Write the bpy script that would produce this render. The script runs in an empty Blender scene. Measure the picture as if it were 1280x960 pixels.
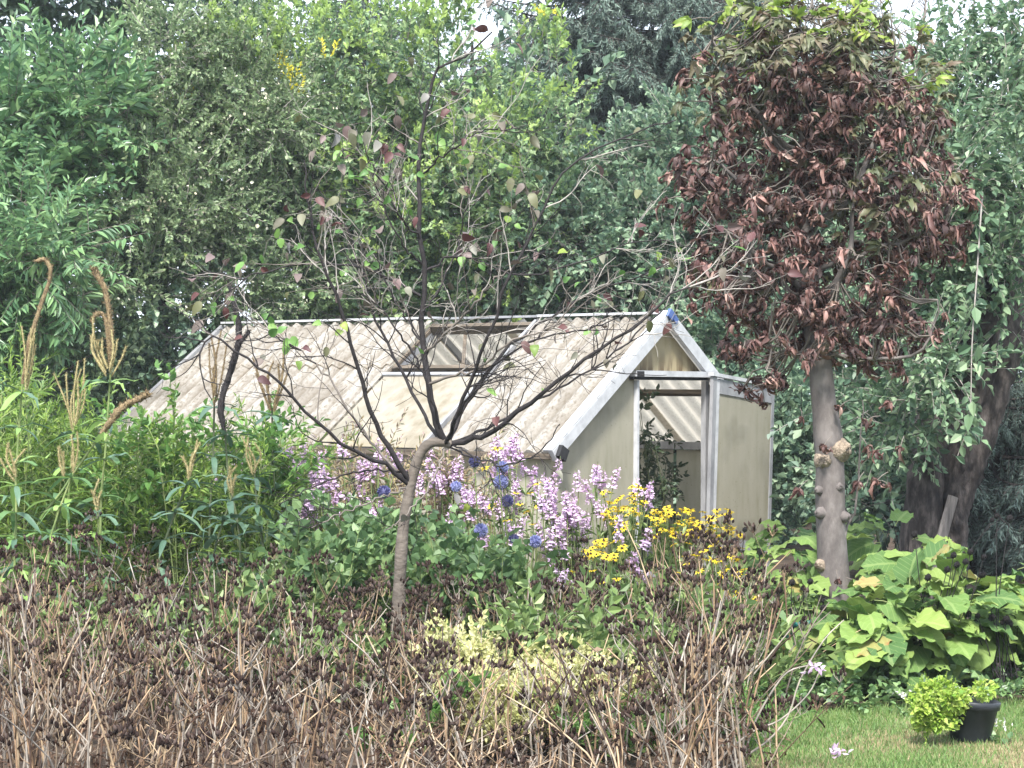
import bpy, math, random
import numpy as np
from mathutils import Matrix, Vector, Euler

rng = np.random.default_rng(7)
random.seed(7)
R = math.radians
scene = bpy.context.scene
COL = scene.collection

# ------------------------------------------------------------------ camera
FPX, HC, PITCH, ROLL = 2600.0, 1.6, 0.003, 0.005
cam_d = bpy.data.cameras.new("camera")
cam_d.sensor_width = 36.0
cam_d.lens = FPX / 1280 * 36
cam_d.clip_start, cam_d.clip_end = 0.1, 2000
cam = bpy.data.objects.new("camera", cam_d)
cam.location = (0, 0, HC)
cam.rotation_euler = (Matrix.Rotation(R(90) + PITCH, 3, 'X') @ Matrix.Rotation(ROLL, 3, 'Z')).to_euler()
COL.objects.link(cam)
scene.camera = cam

# ------------------------------------------------------------------ light
SUN_EL, SUN_AZ = R(54), R(188)          # azimuth clockwise from +Y: behind the camera, to the right
w = bpy.data.worlds.new("World")
scene.world = w
w.use_nodes = True
nt = w.node_tree
nt.nodes.clear()
sky = nt.nodes.new('ShaderNodeTexSky')
sky.sky_type = 'NISHITA'
sky.sun_disc = False
sky.sun_elevation, sky.sun_rotation = SUN_EL, SUN_AZ
sky.dust_density, sky.air_density, sky.ozone_density = 3.0, 1.0, 1.0
mixc = nt.nodes.new('ShaderNodeMix'); mixc.data_type = 'RGBA'
mixc.inputs[0].default_value = 0.72      # thin even cloud over the clear sky
mixc.inputs[7].default_value = (7.6, 8.4, 9.6, 1)
bg = nt.nodes.new('ShaderNodeBackground'); bg.inputs[1].default_value = 0.10
wo = nt.nodes.new('ShaderNodeOutputWorld')
nt.links.new(sky.outputs[0], mixc.inputs[6])
nt.links.new(mixc.outputs[2], bg.inputs[0])
nt.links.new(bg.outputs[0], wo.inputs[0])
sd = bpy.data.lights.new("sun", 'SUN')
sd.energy, sd.angle, sd.color = 3.2, R(9), (1.0, 0.96, 0.9)
so = bpy.data.objects.new("sun", sd)
sdir = Vector((math.sin(SUN_AZ) * math.cos(SUN_EL), math.cos(SUN_AZ) * math.cos(SUN_EL), math.sin(SUN_EL)))
so.rotation_euler = sdir.to_track_quat('Z', 'Y').to_euler()
so.location = (0, 0, 30)
COL.objects.link(so)
vs = scene.view_settings
vs.view_transform, vs.look, vs.gamma = 'Standard', 'None', 1.0
vs.exposure = 1.6
scene.cycles.max_bounces = 8
scene.cycles.diffuse_bounces = 4
scene.cycles.transmission_bounces = 4


def P(px, py, d):
    """the point at distance d (world Y) that the photograph shows at pixel px, py: used to measure the place"""
    x, y = px - 640, py - 480
    c, s = math.cos(-ROLL), math.sin(-ROLL)
    x, y = x * c - y * s, x * s + y * c
    rx, ry, rz = x, FPX, -y
    c, s = math.cos(PITCH), math.sin(PITCH)
    ry, rz = ry * c - rz * s, ry * s + rz * c
    return np.array([rx / ry * d, d, HC + rz / ry * d])


def XG(px, d):
    return P(px, 480, d)[0]


HAZE = 0.0009


# ------------------------------------------------------------------ materials
def new_mat(name):
    m = bpy.data.materials.new(name)
    m.use_nodes = True
    t = m.node_tree
    t.nodes.clear()
    out = t.nodes.new('ShaderNodeOutputMaterial')
    pr = t.nodes.new('ShaderNodeBsdfPrincipled')
    t.links.new(pr.outputs[0], out.inputs[0])
    return m, t, pr, out


def ramp(t, cols, pos=None, interp='LINEAR'):
    r = t.nodes.new('ShaderNodeValToRGB')
    e = r.color_ramp.elements
    n = len(cols)
    pos = pos or [i / max(1, n - 1) for i in range(n)]
    while len(e) < n:
        e.new(0.5)
    for i in range(n):
        e[i].position = pos[i]
        e[i].color = (*cols[i], 1)
    r.color_ramp.interpolation = interp
    return r


def rand_value(t, island=True):
    oi = t.nodes.new('ShaderNodeObjectInfo')
    if not island:
        return oi.outputs['Random']
    g = t.nodes.new('ShaderNodeNewGeometry')
    a = t.nodes.new('ShaderNodeMath'); a.operation = 'ADD'
    t.links.new(g.outputs['Random Per Island'], a.inputs[0])
    t.links.new(oi.outputs['Random'], a.inputs[1])
    f = t.nodes.new('ShaderNodeMath'); f.operation = 'FRACT'
    t.links.new(a.outputs[0], f.inputs[0])
    return f.outputs[0]


def leaf_mat(name, cols, trans=0.3, rough=0.5, spec=0.5, veins=False, spots=None):
    m, t, pr, out = new_mat(name)
    v = rand_value(t)
    r = ramp(t, cols)
    t.links.new(v, r.inputs[0])
    col = r.outputs[0]
    tc = t.nodes.new('ShaderNodeTexCoord')
    if spots:
        n = t.nodes.new('ShaderNodeTexNoise'); n.inputs['Scale'].default_value = spots[1]
        n.inputs['Detail'].default_value = 4
        t.links.new(tc.outputs['Object'], n.inputs['Vector'])
        rr = ramp(t, [(0, 0, 0), (1, 1, 1)], [spots[2], spots[2] + 0.12])
        t.links.new(n.outputs[0], rr.inputs[0])
        mx = t.nodes.new('ShaderNodeMix'); mx.data_type = 'RGBA'
        t.links.new(rr.outputs[0], mx.inputs[0])
        t.links.new(col, mx.inputs[6]); mx.inputs[7].default_value = (*spots[0], 1)
        col = mx.outputs[2]
    if veins:
        sx = t.nodes.new('ShaderNodeSeparateXYZ')
        t.links.new(tc.outputs['Object'], sx.inputs[0])
        ab = t.nodes.new('ShaderNodeMath'); ab.operation = 'ABSOLUTE'
        t.links.new(sx.outputs[0], ab.inputs[0])
        ma = t.nodes.new('ShaderNodeMath'); ma.operation = 'MULTIPLY_ADD'
        t.links.new(ab.outputs[0], ma.inputs[0]); ma.inputs[1].default_value = -0.75
        t.links.new(sx.outputs[1], ma.inputs[2])
        mm = t.nodes.new('ShaderNodeMath'); mm.operation = 'MULTIPLY'
        t.links.new(ma.outputs[0], mm.inputs[0]); mm.inputs[1].default_value = veins
        si = t.nodes.new('ShaderNodeMath'); si.operation = 'SINE'
        t.links.new(mm.outputs[0], si.inputs[0])
        rr = ramp(t, [(0, 0, 0), (1, 1, 1)], [0.9, 0.99])
        t.links.new(si.outputs[0], rr.inputs[0])
        mid = t.nodes.new('ShaderNodeMath'); mid.operation = 'LESS_THAN'
        t.links.new(ab.outputs[0], mid.inputs[0]); mid.inputs[1].default_value = 0.012
        mxx = t.nodes.new('ShaderNodeMath'); mxx.operation = 'MAXIMUM'
        t.links.new(rr.outputs[0], mxx.inputs[0]); t.links.new(mid.outputs[0], mxx.inputs[1])
        sc_ = t.nodes.new('ShaderNodeMath'); sc_.operation = 'MULTIPLY'
        t.links.new(mxx.outputs[0], sc_.inputs[0]); sc_.inputs[1].default_value = 0.2
        mx = t.nodes.new('ShaderNodeMix'); mx.data_type = 'RGBA'
        t.links.new(sc_.outputs[0], mx.inputs[0])
        t.links.new(col, mx.inputs[6]); mx.inputs[7].default_value = (0.42, 0.5, 0.2, 1)
        col = mx.outputs[2]
    t.links.new(col, pr.inputs['Base Color'])
    pr.inputs['Roughness'].default_value = rough
    pr.inputs['Specular IOR Level'].default_value = spec
    tr = t.nodes.new('ShaderNodeBsdfTranslucent')
    t.links.new(col, tr.inputs[0])
    ms = t.nodes.new('ShaderNodeMixShader'); ms.inputs[0].default_value = trans
    t.links.new(pr.outputs[0], ms.inputs[1]); t.links.new(tr.outputs[0], ms.inputs[2])
    t.links.new(ms.outputs[0], out.inputs[0])
    return m


def noise_mat(name, cols, pos=None, scale=8.0, detail=6.0, rough=0.8, spec=0.3, stretch=(1, 1, 1), bump=0.0,
              bscale=None, island=0.0, metallic=0.0, trans=0.0, coord='Object'):
    m, t, pr, out = new_mat(name)
    tc = t.nodes.new('ShaderNodeTexCoord')
    mp = t.nodes.new('ShaderNodeMapping'); mp.inputs['Scale'].default_value = stretch
    t.links.new(tc.outputs[coord], mp.inputs[0])
    n = t.nodes.new('ShaderNodeTexNoise')
    n.inputs['Scale'].default_value = scale; n.inputs['Detail'].default_value = detail
    n.inputs['Roughness'].default_value = 0.65
    t.links.new(mp.outputs[0], n.inputs['Vector'])
    fac = n.outputs[0]
    if island:
        v = rand_value(t)
        a = t.nodes.new('ShaderNodeMath'); a.operation = 'MULTIPLY_ADD'
        t.links.new(v, a.inputs[0]); a.inputs[1].default_value = island
        b = t.nodes.new('ShaderNodeMath'); b.operation = 'ADD'; b.inputs[1].default_value = -island / 2
        t.links.new(fac, b.inputs[0]); t.links.new(b.outputs[0], a.inputs[2])
        fac = a.outputs[0]
    r = ramp(t, cols, pos or [0.3 + 0.4 * i / max(1, len(cols) - 1) for i in range(len(cols))])
    t.links.new(fac, r.inputs[0])
    t.links.new(r.outputs[0], pr.inputs['Base Color'])
    pr.inputs['Roughness'].default_value = rough
    pr.inputs['Specular IOR Level'].default_value = spec
    pr.inputs['Metallic'].default_value = metallic
    if bump:
        n2 = t.nodes.new('ShaderNodeTexNoise')
        n2.inputs['Scale'].default_value = bscale or scale * 3; n2.inputs['Detail'].default_value = 5
        t.links.new(mp.outputs[0], n2.inputs['Vector'])
        bp = t.nodes.new('ShaderNodeBump'); bp.inputs['Strength'].default_value = bump
        bp.inputs['Distance'].default_value = 0.02
        t.links.new(n2.outputs[0], bp.inputs['Height'])
        t.links.new(bp.outputs[0], pr.inputs['Normal'])
    if trans:
        tr = t.nodes.new('ShaderNodeBsdfTranslucent')
        t.links.new(r.outputs[0], tr.inputs[0])
        ms = t.nodes.new('ShaderNodeMixShader'); ms.inputs[0].default_value = trans
        t.links.new(pr.outputs[0], ms.inputs[1]); t.links.new(tr.outputs[0], ms.inputs[2])
        t.links.new(ms.outputs[0], out.inputs[0])
    return m


M = {}
M['hedge_small'] = leaf_mat('hedge small leaf', [(.09,.15,.08),(.15,.23,.11),(.22,.31,.15),(.30,.39,.20),(.17,.24,.13),(.36,.44,.26)])
M['cream'] = leaf_mat('cream blossom', [(.45, .46, .34), (.6, .6, .48), (.5, .45, .3)], trans=.2, rough=.8)
M['oak'] = leaf_mat('oak leaf', [(0.069, 0.127, 0.072), (0.115, 0.196, 0.102), (0.172, 0.276, 0.132), (0.253, 0.368, 0.156), (0.345, 0.437, 0.228)])
M['oak_tip'] = leaf_mat('fresh oak tip', [(.22,.34,.09),(.33,.45,.12),(.28,.40,.12)], trans=.4)
M['yellow_leaf'] = leaf_mat('yellow leaf', [(.62, .55, .04), (.7, .62, .06), (.5, .5, .06)], trans=.35)
M['hazel'] = leaf_mat('blue green round leaf', [(0.0633, 0.121, 0.084), (0.103, 0.178, 0.12), (0.161, 0.253, 0.156), (0.23, 0.333, 0.204), (0.322, 0.414, 0.276)])
M['cherry'] = leaf_mat('dark cherry leaf', [(0.0495, 0.0935, 0.066), (0.0825, 0.143, 0.096), (0.121, 0.193, 0.12), (0.176, 0.253, 0.156)], trans=.2, rough=.4)
M['laurel'] = leaf_mat('bright cherry shoot leaf', [(0.066, 0.143, 0.072), (0.11, 0.22, 0.102), (0.176, 0.308, 0.132), (0.264, 0.407, 0.18)], rough=.4)
M['apple'] = leaf_mat('apple leaf', [(0.066, 0.121, 0.078), (0.11, 0.193, 0.108), (0.176, 0.275, 0.15), (0.275, 0.363, 0.216)])
M['spruce'] = leaf_mat('spruce needle', [(.06,.095,.078),(.09,.135,.108),(.14,.195,.155)], trans=.05, rough=.6)
M['spruce_dead'] = leaf_mat('brown conifer needle', [(0.08, 0.0525, 0.048), (0.128, 0.075, 0.064), (0.096, 0.09, 0.064)], trans=.05, rough=.7)
M['bark'] = noise_mat('rough dark bark', [(.010, .008, .008), (.04, .033, .03), (.12, .10, .09)], [.36, .5, .66], scale=16, stretch=(1, 1, .35), bump=1.0, bscale=22)
M['old_board'] = noise_mat('weathered board', [(.05, .045, .042), (.11, .10, .094), (.17, .155, .145)], scale=9, stretch=(4, 4, .5), bump=.4)
M['twig'] = noise_mat('grey brown twig', [(.10, .085, .075), (.19, .165, .145)], scale=20, rough=.8)
M['dark_twig'] = noise_mat('dark twig', [(.012, .010, .011), (.03, .025, .026)], scale=12, rough=.75, bump=.3)
M['pale_twig'] = noise_mat('pale grey twig', [(.22, .195, .18), (.38, .35, .32)], scale=18, rough=.8)
M['young_bark'] = noise_mat('grey brown smooth bark', [(.075, .063, .052), (.125, .105, .088), (.18, .155, .13)], scale=10, stretch=(1, 1, 2.2), rough=.75, bump=.35, bscale=30)
M['chestnut_bark'] = noise_mat('smooth grey bark', [(.085, .074, .07), (.12, .105, .099), (.165, .147, .138)], [.36, .5, .64], scale=14, stretch=(1, 1, .5), rough=.75, bump=.45, bscale=18)
M['cut_wood'] = noise_mat('knot wood', [(.07, .055, .045), (.25, .2, .15), (.38, .31, .24)], scale=25, bump=.9)
M['brown_leaf'] = leaf_mat('withered brown leaf', [(.045,.021,.02),(.095,.043,.038),(.165,.08,.068),(.28,.16,.135),(.065,.03,.029),(.38,.25,.21)], trans=.12, rough=.6)
M['dark_brown_leaf'] = leaf_mat('dark withered leaf', [(.03, .015, .014), (.06, .028, .024), (.085, .04, .032)], trans=.08, rough=.6)
M['olive_leaf'] = leaf_mat('olive half dry leaf', [(.07,.085,.045),(.11,.125,.06),(.12,.085,.055),(.16,.18,.085)], trans=.25)
M['lime_leaf'] = leaf_mat('fresh lime leaf', [(0.145, 0.231, 0.0405), (0.231, 0.326, 0.0648), (0.303, 0.361, 0.0729)], trans=.4)
M['maroon_leaf'] = leaf_mat('maroon leaf', [(0.0595, 0.0209, 0.024), (0.102, 0.038, 0.036), (0.145, 0.104, 0.1), (0.085, 0.0855, 0.05), (0.136, 0.142, 0.06), (0.17, 0.162, 0.16)], trans=.2, rough=.55)
M['green_leaf'] = leaf_mat('bright green leaf', [(.07, .16, .04), (.12, .25, .06), (.19, .33, .08)], trans=.35)
M['big_leaf'] = leaf_mat('large soft leaf', [(.055,.12,.035),(.085,.16,.042),(.12,.205,.05),(.16,.25,.06),(.21,.29,.07),(.09,.165,.044)], trans=.25, rough=.7, spec=.3, veins=150, spots=((.22, .16, .05), 9, .70))
M['big_leaf_yellow'] = leaf_mat('yellowing large leaf', [(0.27, 0.27, 0.0816), (0.3, 0.252, 0.0952), (0.252, 0.276, 0.0816)], trans=.3, veins=150, spots=((.28, .13, .05), 7, .55))
M['meadow'] = leaf_mat('lime green meadow leaf', [(0.063, 0.117, 0.0285), (0.117, 0.207, 0.0427), (0.189, 0.297, 0.057), (0.27, 0.378, 0.0712)], trans=.35)
M['whorl'] = leaf_mat('lance leaf', [(0.075, 0.156, 0.065), (0.125, 0.24, 0.078), (0.213, 0.36, 0.091), (0.288, 0.444, 0.13)], trans=.3, rough=.4)
M['dark_whorl'] = leaf_mat('dark lance leaf', [(0.0438, 0.09, 0.0585), (0.0688, 0.132, 0.0845), (0.112, 0.192, 0.117)], trans=.2, rough=.38)
M['herb'] = leaf_mat('mid green herb leaf', [(.07,.12,.04),(.11,.18,.055),(.17,.25,.08),(.25,.32,.12)], trans=.3)
M['ivy'] = leaf_mat('ivy like leaf', [(.055,.11,.045),(.09,.165,.065),(.14,.24,.085),(.21,.31,.13)], trans=.25, rough=.4)
M['green_stem'] = noise_mat('green stem', [(.09, .14, .05), (.17, .22, .08), (.26, .28, .12)], scale=9)
M['dark_stem'] = noise_mat('dark green stem', [(.05, .07, .035), (.10, .12, .06)], scale=9)
M['spike'] = noise_mat('brownish seed spike', [(.10, .07, .045), (.2, .145, .08), (.3, .24, .13)], scale=60, rough=.85, bump=.6)
M['tan_spike'] = noise_mat('olive tan seed spike', [(.2, .17, .08), (.33, .28, .14), (.42, .37, .2)], scale=60, rough=.85)
M['pod'] = leaf_mat('dark seed pod', [(.011,.007,.006),(.024,.015,.013),(.045,.03,.025),(.10,.075,.066)], trans=.0, rough=.95, spec=.08)
M['black_head'] = noise_mat('black seed head', [(.006, .005, .006), (.025, .02, .02)], scale=120, rough=.8, bump=1.0)
M['withered'] = leaf_mat('withered dark scrap', [(.03,.018,.013),(.07,.042,.031),(.125,.082,.058),(.24,.175,.125)], trans=.1, rough=.95, spec=.1)
M['pink'] = leaf_mat('mauve pink flower', [(.60,.41,.62),(.69,.50,.70),(.76,.61,.77),(.64,.46,.66)], trans=.3, rough=.6)
M['spent_pink'] = leaf_mat('faded pink calyx', [(.32, .22, .24), (.30, .28, .16), (.45, .32, .38)], trans=.2, rough=.7)
M['yellow_petal'] = leaf_mat('yellow petal', [(0.72, 0.532, 0.02), (0.756, 0.608, 0.04), (0.702, 0.494, 0.02)], trans=.3, rough=.55)
M['disc'] = noise_mat('dark flower disc', [(.015, .01, .008), (.045, .025, .015)], scale=90)
M['blue_globe'] = leaf_mat('blue globe floret', [(.16,.18,.38),(.25,.27,.50),(.36,.38,.6)], trans=.1, rough=.6)
M['dark_globe'] = leaf_mat('dark blue globe floret', [(.05,.05,.15),(.09,.09,.23),(.14,.14,.3)], trans=.1, rough=.6)
M['pale_yellow'] = leaf_mat('pale yellow leaf', [(0.425, 0.442, 0.162), (0.527, 0.527, 0.243), (0.595, 0.578, 0.342), (0.357, 0.399, 0.117)], trans=.3, rough=.6)
M['pot_leaf'] = leaf_mat('lime pot plant leaf', [(0.145, 0.281, 0.036), (0.255, 0.391, 0.054), (0.357, 0.476, 0.081), (0.425, 0.493, 0.144)], trans=.35, rough=.45)
M['white_petal'] = leaf_mat('white petal', [(.5,.5,.45),(.6,.6,.54)], trans=.25)
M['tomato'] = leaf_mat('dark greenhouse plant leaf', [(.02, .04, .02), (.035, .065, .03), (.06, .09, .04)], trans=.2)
M['blade'] = leaf_mat('grass blade', [(.07, .15, .035), (.11, .21, .05), (.16, .25, .07), (.22, .26, .10)], trans=.25, rough=.6)
M['dry_blade'] = leaf_mat('dry grass blade', [(.26, .21, .12), (.36, .29, .17), (.2, .2, .09)], trans=.2, rough=.8)


def stalk_mat():
    m, t, pr, out = new_mat('dry stalk')
    v = rand_value(t, island=False)
    r = ramp(t, [(.05, .03, .022), (.10, .06, .04), (.30, .20, .12), (.44, .34, .22), (.14, .11, .095), (.38, .34, .29), (.27, .25, .23)])
    t.links.new(v, r.inputs[0])
    tc = t.nodes.new('ShaderNodeTexCoord')
    n = t.nodes.new('ShaderNodeTexNoise'); n.inputs['Scale'].default_value = 14
    t.links.new(tc.outputs['Object'], n.inputs['Vector'])
    rr = ramp(t, [(.45, .45, .45), (1.2, 1.15, 1.1)], [.3, .7])
    t.links.new(n.outputs[0], rr.inputs[0])
    mx = t.nodes.new('ShaderNodeMix'); mx.data_type = 'RGBA'; mx.blend_type = 'MULTIPLY'
    mx.inputs[0].default_value = 1
    t.links.new(r.outputs[0], mx.inputs[6]); t.links.new(rr.outputs[0], mx.inputs[7])
    t.links.new(mx.outputs[2], pr.inputs['Base Color'])
    pr.inputs['Roughness'].default_value = .7
    return m


M['stalk'] = stalk_mat()
M['faded'] = leaf_mat('faded straw leaf', [(.22, .17, .09), (.34, .28, .16), (.30, .2, .2), (.16, .2, .07), (.42, .30, .36)], trans=.2, rough=.8)


# ------------------------------------------------------------------ mesh helpers
class MB:
    """collects vertices and faces and links them as ONE mesh"""

    def __init__(self):
        self.v, self.f, self.n = [], [], 0

    def add(self, v, f, mat=0, smooth=False):
        v = np.asarray(v, float).reshape(-1, 3)
        f = np.asarray(f, int)
        self.v.append(v)
        self.f.append((f + self.n, mat, smooth))
        self.n += len(v)

    def box(self, c, s, mat=0, rot=None):
        x, y, z = [k / 2 for k in s]
        v = np.array([(i, j, k) for i in (-x, x) for j in (-y, y) for k in (-z, z)])
        if rot is not None:
            v = v @ np.array(rot).T
        self.hexa(v + np.array(c), mat)

    def hexa(self, v, mat=0):
        self.add(v, [(0, 1, 3, 2), (4, 6, 7, 5), (0, 4, 5, 1), (2, 3, 7, 6), (0, 2, 6, 4), (1, 5, 7, 3)], mat)

    def bar(self, a, b, wdt, hgt, up=(0, 0, 1), mat=0):
        a, b, up = np.array(a, float), np.array(b, float), np.array(up, float)
        d = (b - a) / np.linalg.norm(b - a)
        s = np.cross(d, up); s /= np.linalg.norm(s)
        u = np.cross(s, d)
        v = [p + s * i * wdt / 2 + u * j * hgt / 2 for p in (a, b) for i in (-1, 1) for j in (-1, 1)]
        self.hexa(np.array(v), mat)

    def tube(self, pts, rad, sides=5, mat=0, cap=True):
        pts = np.asarray(pts, float)
        n = len(pts)
        rad = np.broadcast_to(np.asarray(rad, float), (n,))
        t = np.gradient(pts, axis=0)
        t /= np.linalg.norm(t, axis=1)[:, None] + 1e-12
        ref = np.array([0.31, 0.95, 0.05]) if abs(t[:, 2]).mean() > .5 else np.array([0.1, 0.05, 1.0])
        s = np.cross(t, ref); s /= np.linalg.norm(s, axis=1)[:, None] + 1e-12
        u = np.cross(s, t)
        a = np.arange(sides) * 2 * math.pi / sides
        v = pts[:, None] + rad[:, None, None] * (np.cos(a)[None, :, None] * s[:, None] + np.sin(a)[None, :, None] * u[:, None])
        i = np.arange(n - 1)[:, None] * sides
        j = np.arange(sides)[None]
        k = (j + 1) % sides
        f = np.stack([i + j, i + k, i + sides + k, i + sides + j], -1).reshape(-1, 4)
        self.add(v.reshape(-1, 3), f, mat, True)

    def lathe(self, prof, sides=16, mat=0, M3=None, T=(0, 0, 0)):
        a = np.arange(sides) * 2 * math.pi / sides
        prof = np.asarray(prof, float)
        v = np.stack([prof[:, 0, None] * np.cos(a), prof[:, 0, None] * np.sin(a), np.repeat(prof[:, 1, None], sides, 1)], -1).reshape(-1, 3)
        if M3 is not None:
            v = v @ np.array(M3).T
        n = len(prof)
        i = np.arange(n - 1)[:, None] * sides
        j = np.arange(sides)[None]
        k = (j + 1) % sides
        f = np.stack([i + j, i + k, i + sides + k, i + sides + j], -1).reshape(-1, 4)
        self.add(v + np.array(T), f, mat, True)

    def scatter(self, tpl, Ms, Ts, mats=None):
        V, F = tpl
        n, nv = len(Ms), len(V)
        if n == 0:
            return
        vv = np.einsum('nij,vj->nvi', Ms, V) + Ts[:, None]
        off = self.n + np.arange(n)[:, None, None] * nv
        self.v.append(vv.reshape(-1, 3))
        for f, m_ in F:
            self.f.append(((off + f[None]).reshape(-1, f.shape[1]), m_ if mats is None else mats[m_], False))
        self.n += n * nv

    def mesh(self, name, mats):
        me = bpy.data.meshes.new(name)
        v = np.concatenate(self.v).astype(np.float32)
        me.vertices.add(len(v))
        me.vertices.foreach_set('co', v.ravel())
        loops = np.concatenate([f.ravel() for f, _, _ in self.f]).astype(np.int32)
        tot = np.concatenate([np.full(len(f), f.shape[1]) for f, _, _ in self.f])
        st = np.concatenate([[0], np.cumsum(tot)[:-1]]).astype(np.int32)
        mi = np.concatenate([np.full(len(f), m) for f, m, _ in self.f]).astype(np.int32)
        sm = np.concatenate([np.full(len(f), s) for f, _, s in self.f])
        me.loops.add(len(loops))
        me.loops.foreach_set('vertex_index', loops)
        me.polygons.add(len(tot))
        me.polygons.foreach_set('loop_start', st)
        me.polygons.foreach_set('material_index', mi)
        me.polygons.foreach_set('use_smooth', sm)
        for m in (mats if isinstance(mats, (list, tuple)) else [mats]):
            me.materials.append(M[m] if isinstance(m, str) else m)
        me.update(calc_edges=True)
        return me

    def tpl(self):
        return (np.concatenate(self.v), [(f, m) for f, m, _ in self.f])

    def build(self, name, mats, parent=None, loc=None):
        if not self.v:
            return None
        me = self.mesh(name, mats)
        return put(name, me, parent, loc)


def put(name, me, parent=None, loc=None, M3=None, scale=1.0):
    """link an object with mesh data me; loc and M3 are relative to the parent"""
    o = bpy.data.objects.new(name, me)
    COL.objects.link(o)
    if parent is not None:
        o.parent = parent
    if M3 is not None:
        m = np.eye(4); m[:3, :3] = np.asarray(M3) * scale
        if loc is not None:
            m[:3, 3] = loc
        o.matrix_basis = Matrix(m.tolist())
    else:
        if loc is not None:
            o.location = [float(k) for k in loc]
        if scale != 1.0:
            o.scale = (scale,) * 3
    return o


def tag(o, label, cat, group=None, kind=None):
    if label: o['label'] = label
    if cat: o['category'] = cat
    if group: o['group'] = group
    if kind: o['kind'] = kind
    return o


def thing(name, label, cat, loc=(0, 0, 0), rz=0.0, group=None):
    o = bpy.data.objects.new(name, None)
    o.empty_display_size = .1
    COL.objects.link(o)
    o.location = [float(k) for k in loc]
    o.rotation_euler = (0, 0, rz)
    return tag(o, label, cat, group)


def unit(v):
    v = np.asarray(v, float)
    return v / (np.linalg.norm(v, axis=-1, keepdims=True) + 1e-12)


def frames(d, nrm, scale=1.0):
    """matrices whose y axis is d and whose z axis is near nrm"""
    d = unit(d)
    x = np.cross(d, nrm)
    bad = np.linalg.norm(x, axis=-1) < 1e-4
    if bad.any():
        x[bad] = np.cross(d[bad], np.array([.3, .9, .2]))
    x = unit(x)
    z = np.cross(x, d)
    m = np.stack([x, d, z], -1)
    return m * np.asarray(scale).reshape(-1, 1, 1)


def rdir(n):
    return unit(rng.normal(size=(n, 3)))


def smooth_path(pts, n=14):
    """Catmull-Rom through the points"""
    pts = np.asarray(pts, float)
    if len(pts) < 3:
        t = np.linspace(0, 1, n)[:, None]
        return pts[0] * (1 - t) + pts[-1] * t
    p = np.vstack([2 * pts[0] - pts[1], pts, 2 * pts[-1] - pts[-2]])
    out = []
    per = max(2, n // (len(pts) - 1))
    for i in range(1, len(p) - 2):
        for t in np.arange(per) / per:
            a, b, c, d = p[i - 1], p[i], p[i + 1], p[i + 2]
            out.append(.5 * (2 * b + (c - a) * t + (2 * a - 5 * b + 4 * c - d) * t * t + (3 * b - a - 3 * c + d) * t ** 3))
    out.append(pts[-1])
    return np.array(out)


# ------------------------------------------------------------------ leaf shapes
def leaf6(l, w, fold=.25, curl=-.15, wide=.35):
    """six points: two folded halves"""
    V = np.array([(0, 0, 0), (-w / 2, l * wide, fold * w), (-w * .36, l * .72, fold * w * .7 + curl * l * .4), (0, l, curl * l),
                  (w * .36, l * .72, fold * w * .7 + curl * l * .4), (w / 2, l * wide, fold * w)])
    return V, np.array([(0, 3, 2, 1), (0, 5, 4, 3)])


def leaf_lobed(l, w, curl=-.12):
    """lobed outline, ten points"""
    V = np.array([(0, 0, 0), (-w * .3, l * .22, .04 * l), (-w * .2, l * .36, .0), (-w * .5, l * .6, .06 * l), (-w * .22, l * .74, 0),
                  (0, l, curl * l), (w * .22, l * .74, 0), (w * .5, l * .6, .06 * l), (w * .2, l * .36, 0), (w * .3, l * .22, .04 * l), (0, l * .5, -.05 * l)])
    return V, np.array([(0, 10, 2, 1), (10, 4, 3, 2), (0, 9, 8, 10), (10, 8, 7, 6)]), np.array([(10, 5, 4), (10, 6, 5)])


def add_leaf(mb, tpl, Mx, T, mat):
    V = tpl[0] @ Mx.T + T
    n0 = mb.n
    mb.v.append(V); mb.n += len(V)
    for f in tpl[1:]:
        mb.f.append((f + n0, mat, False))


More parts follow.
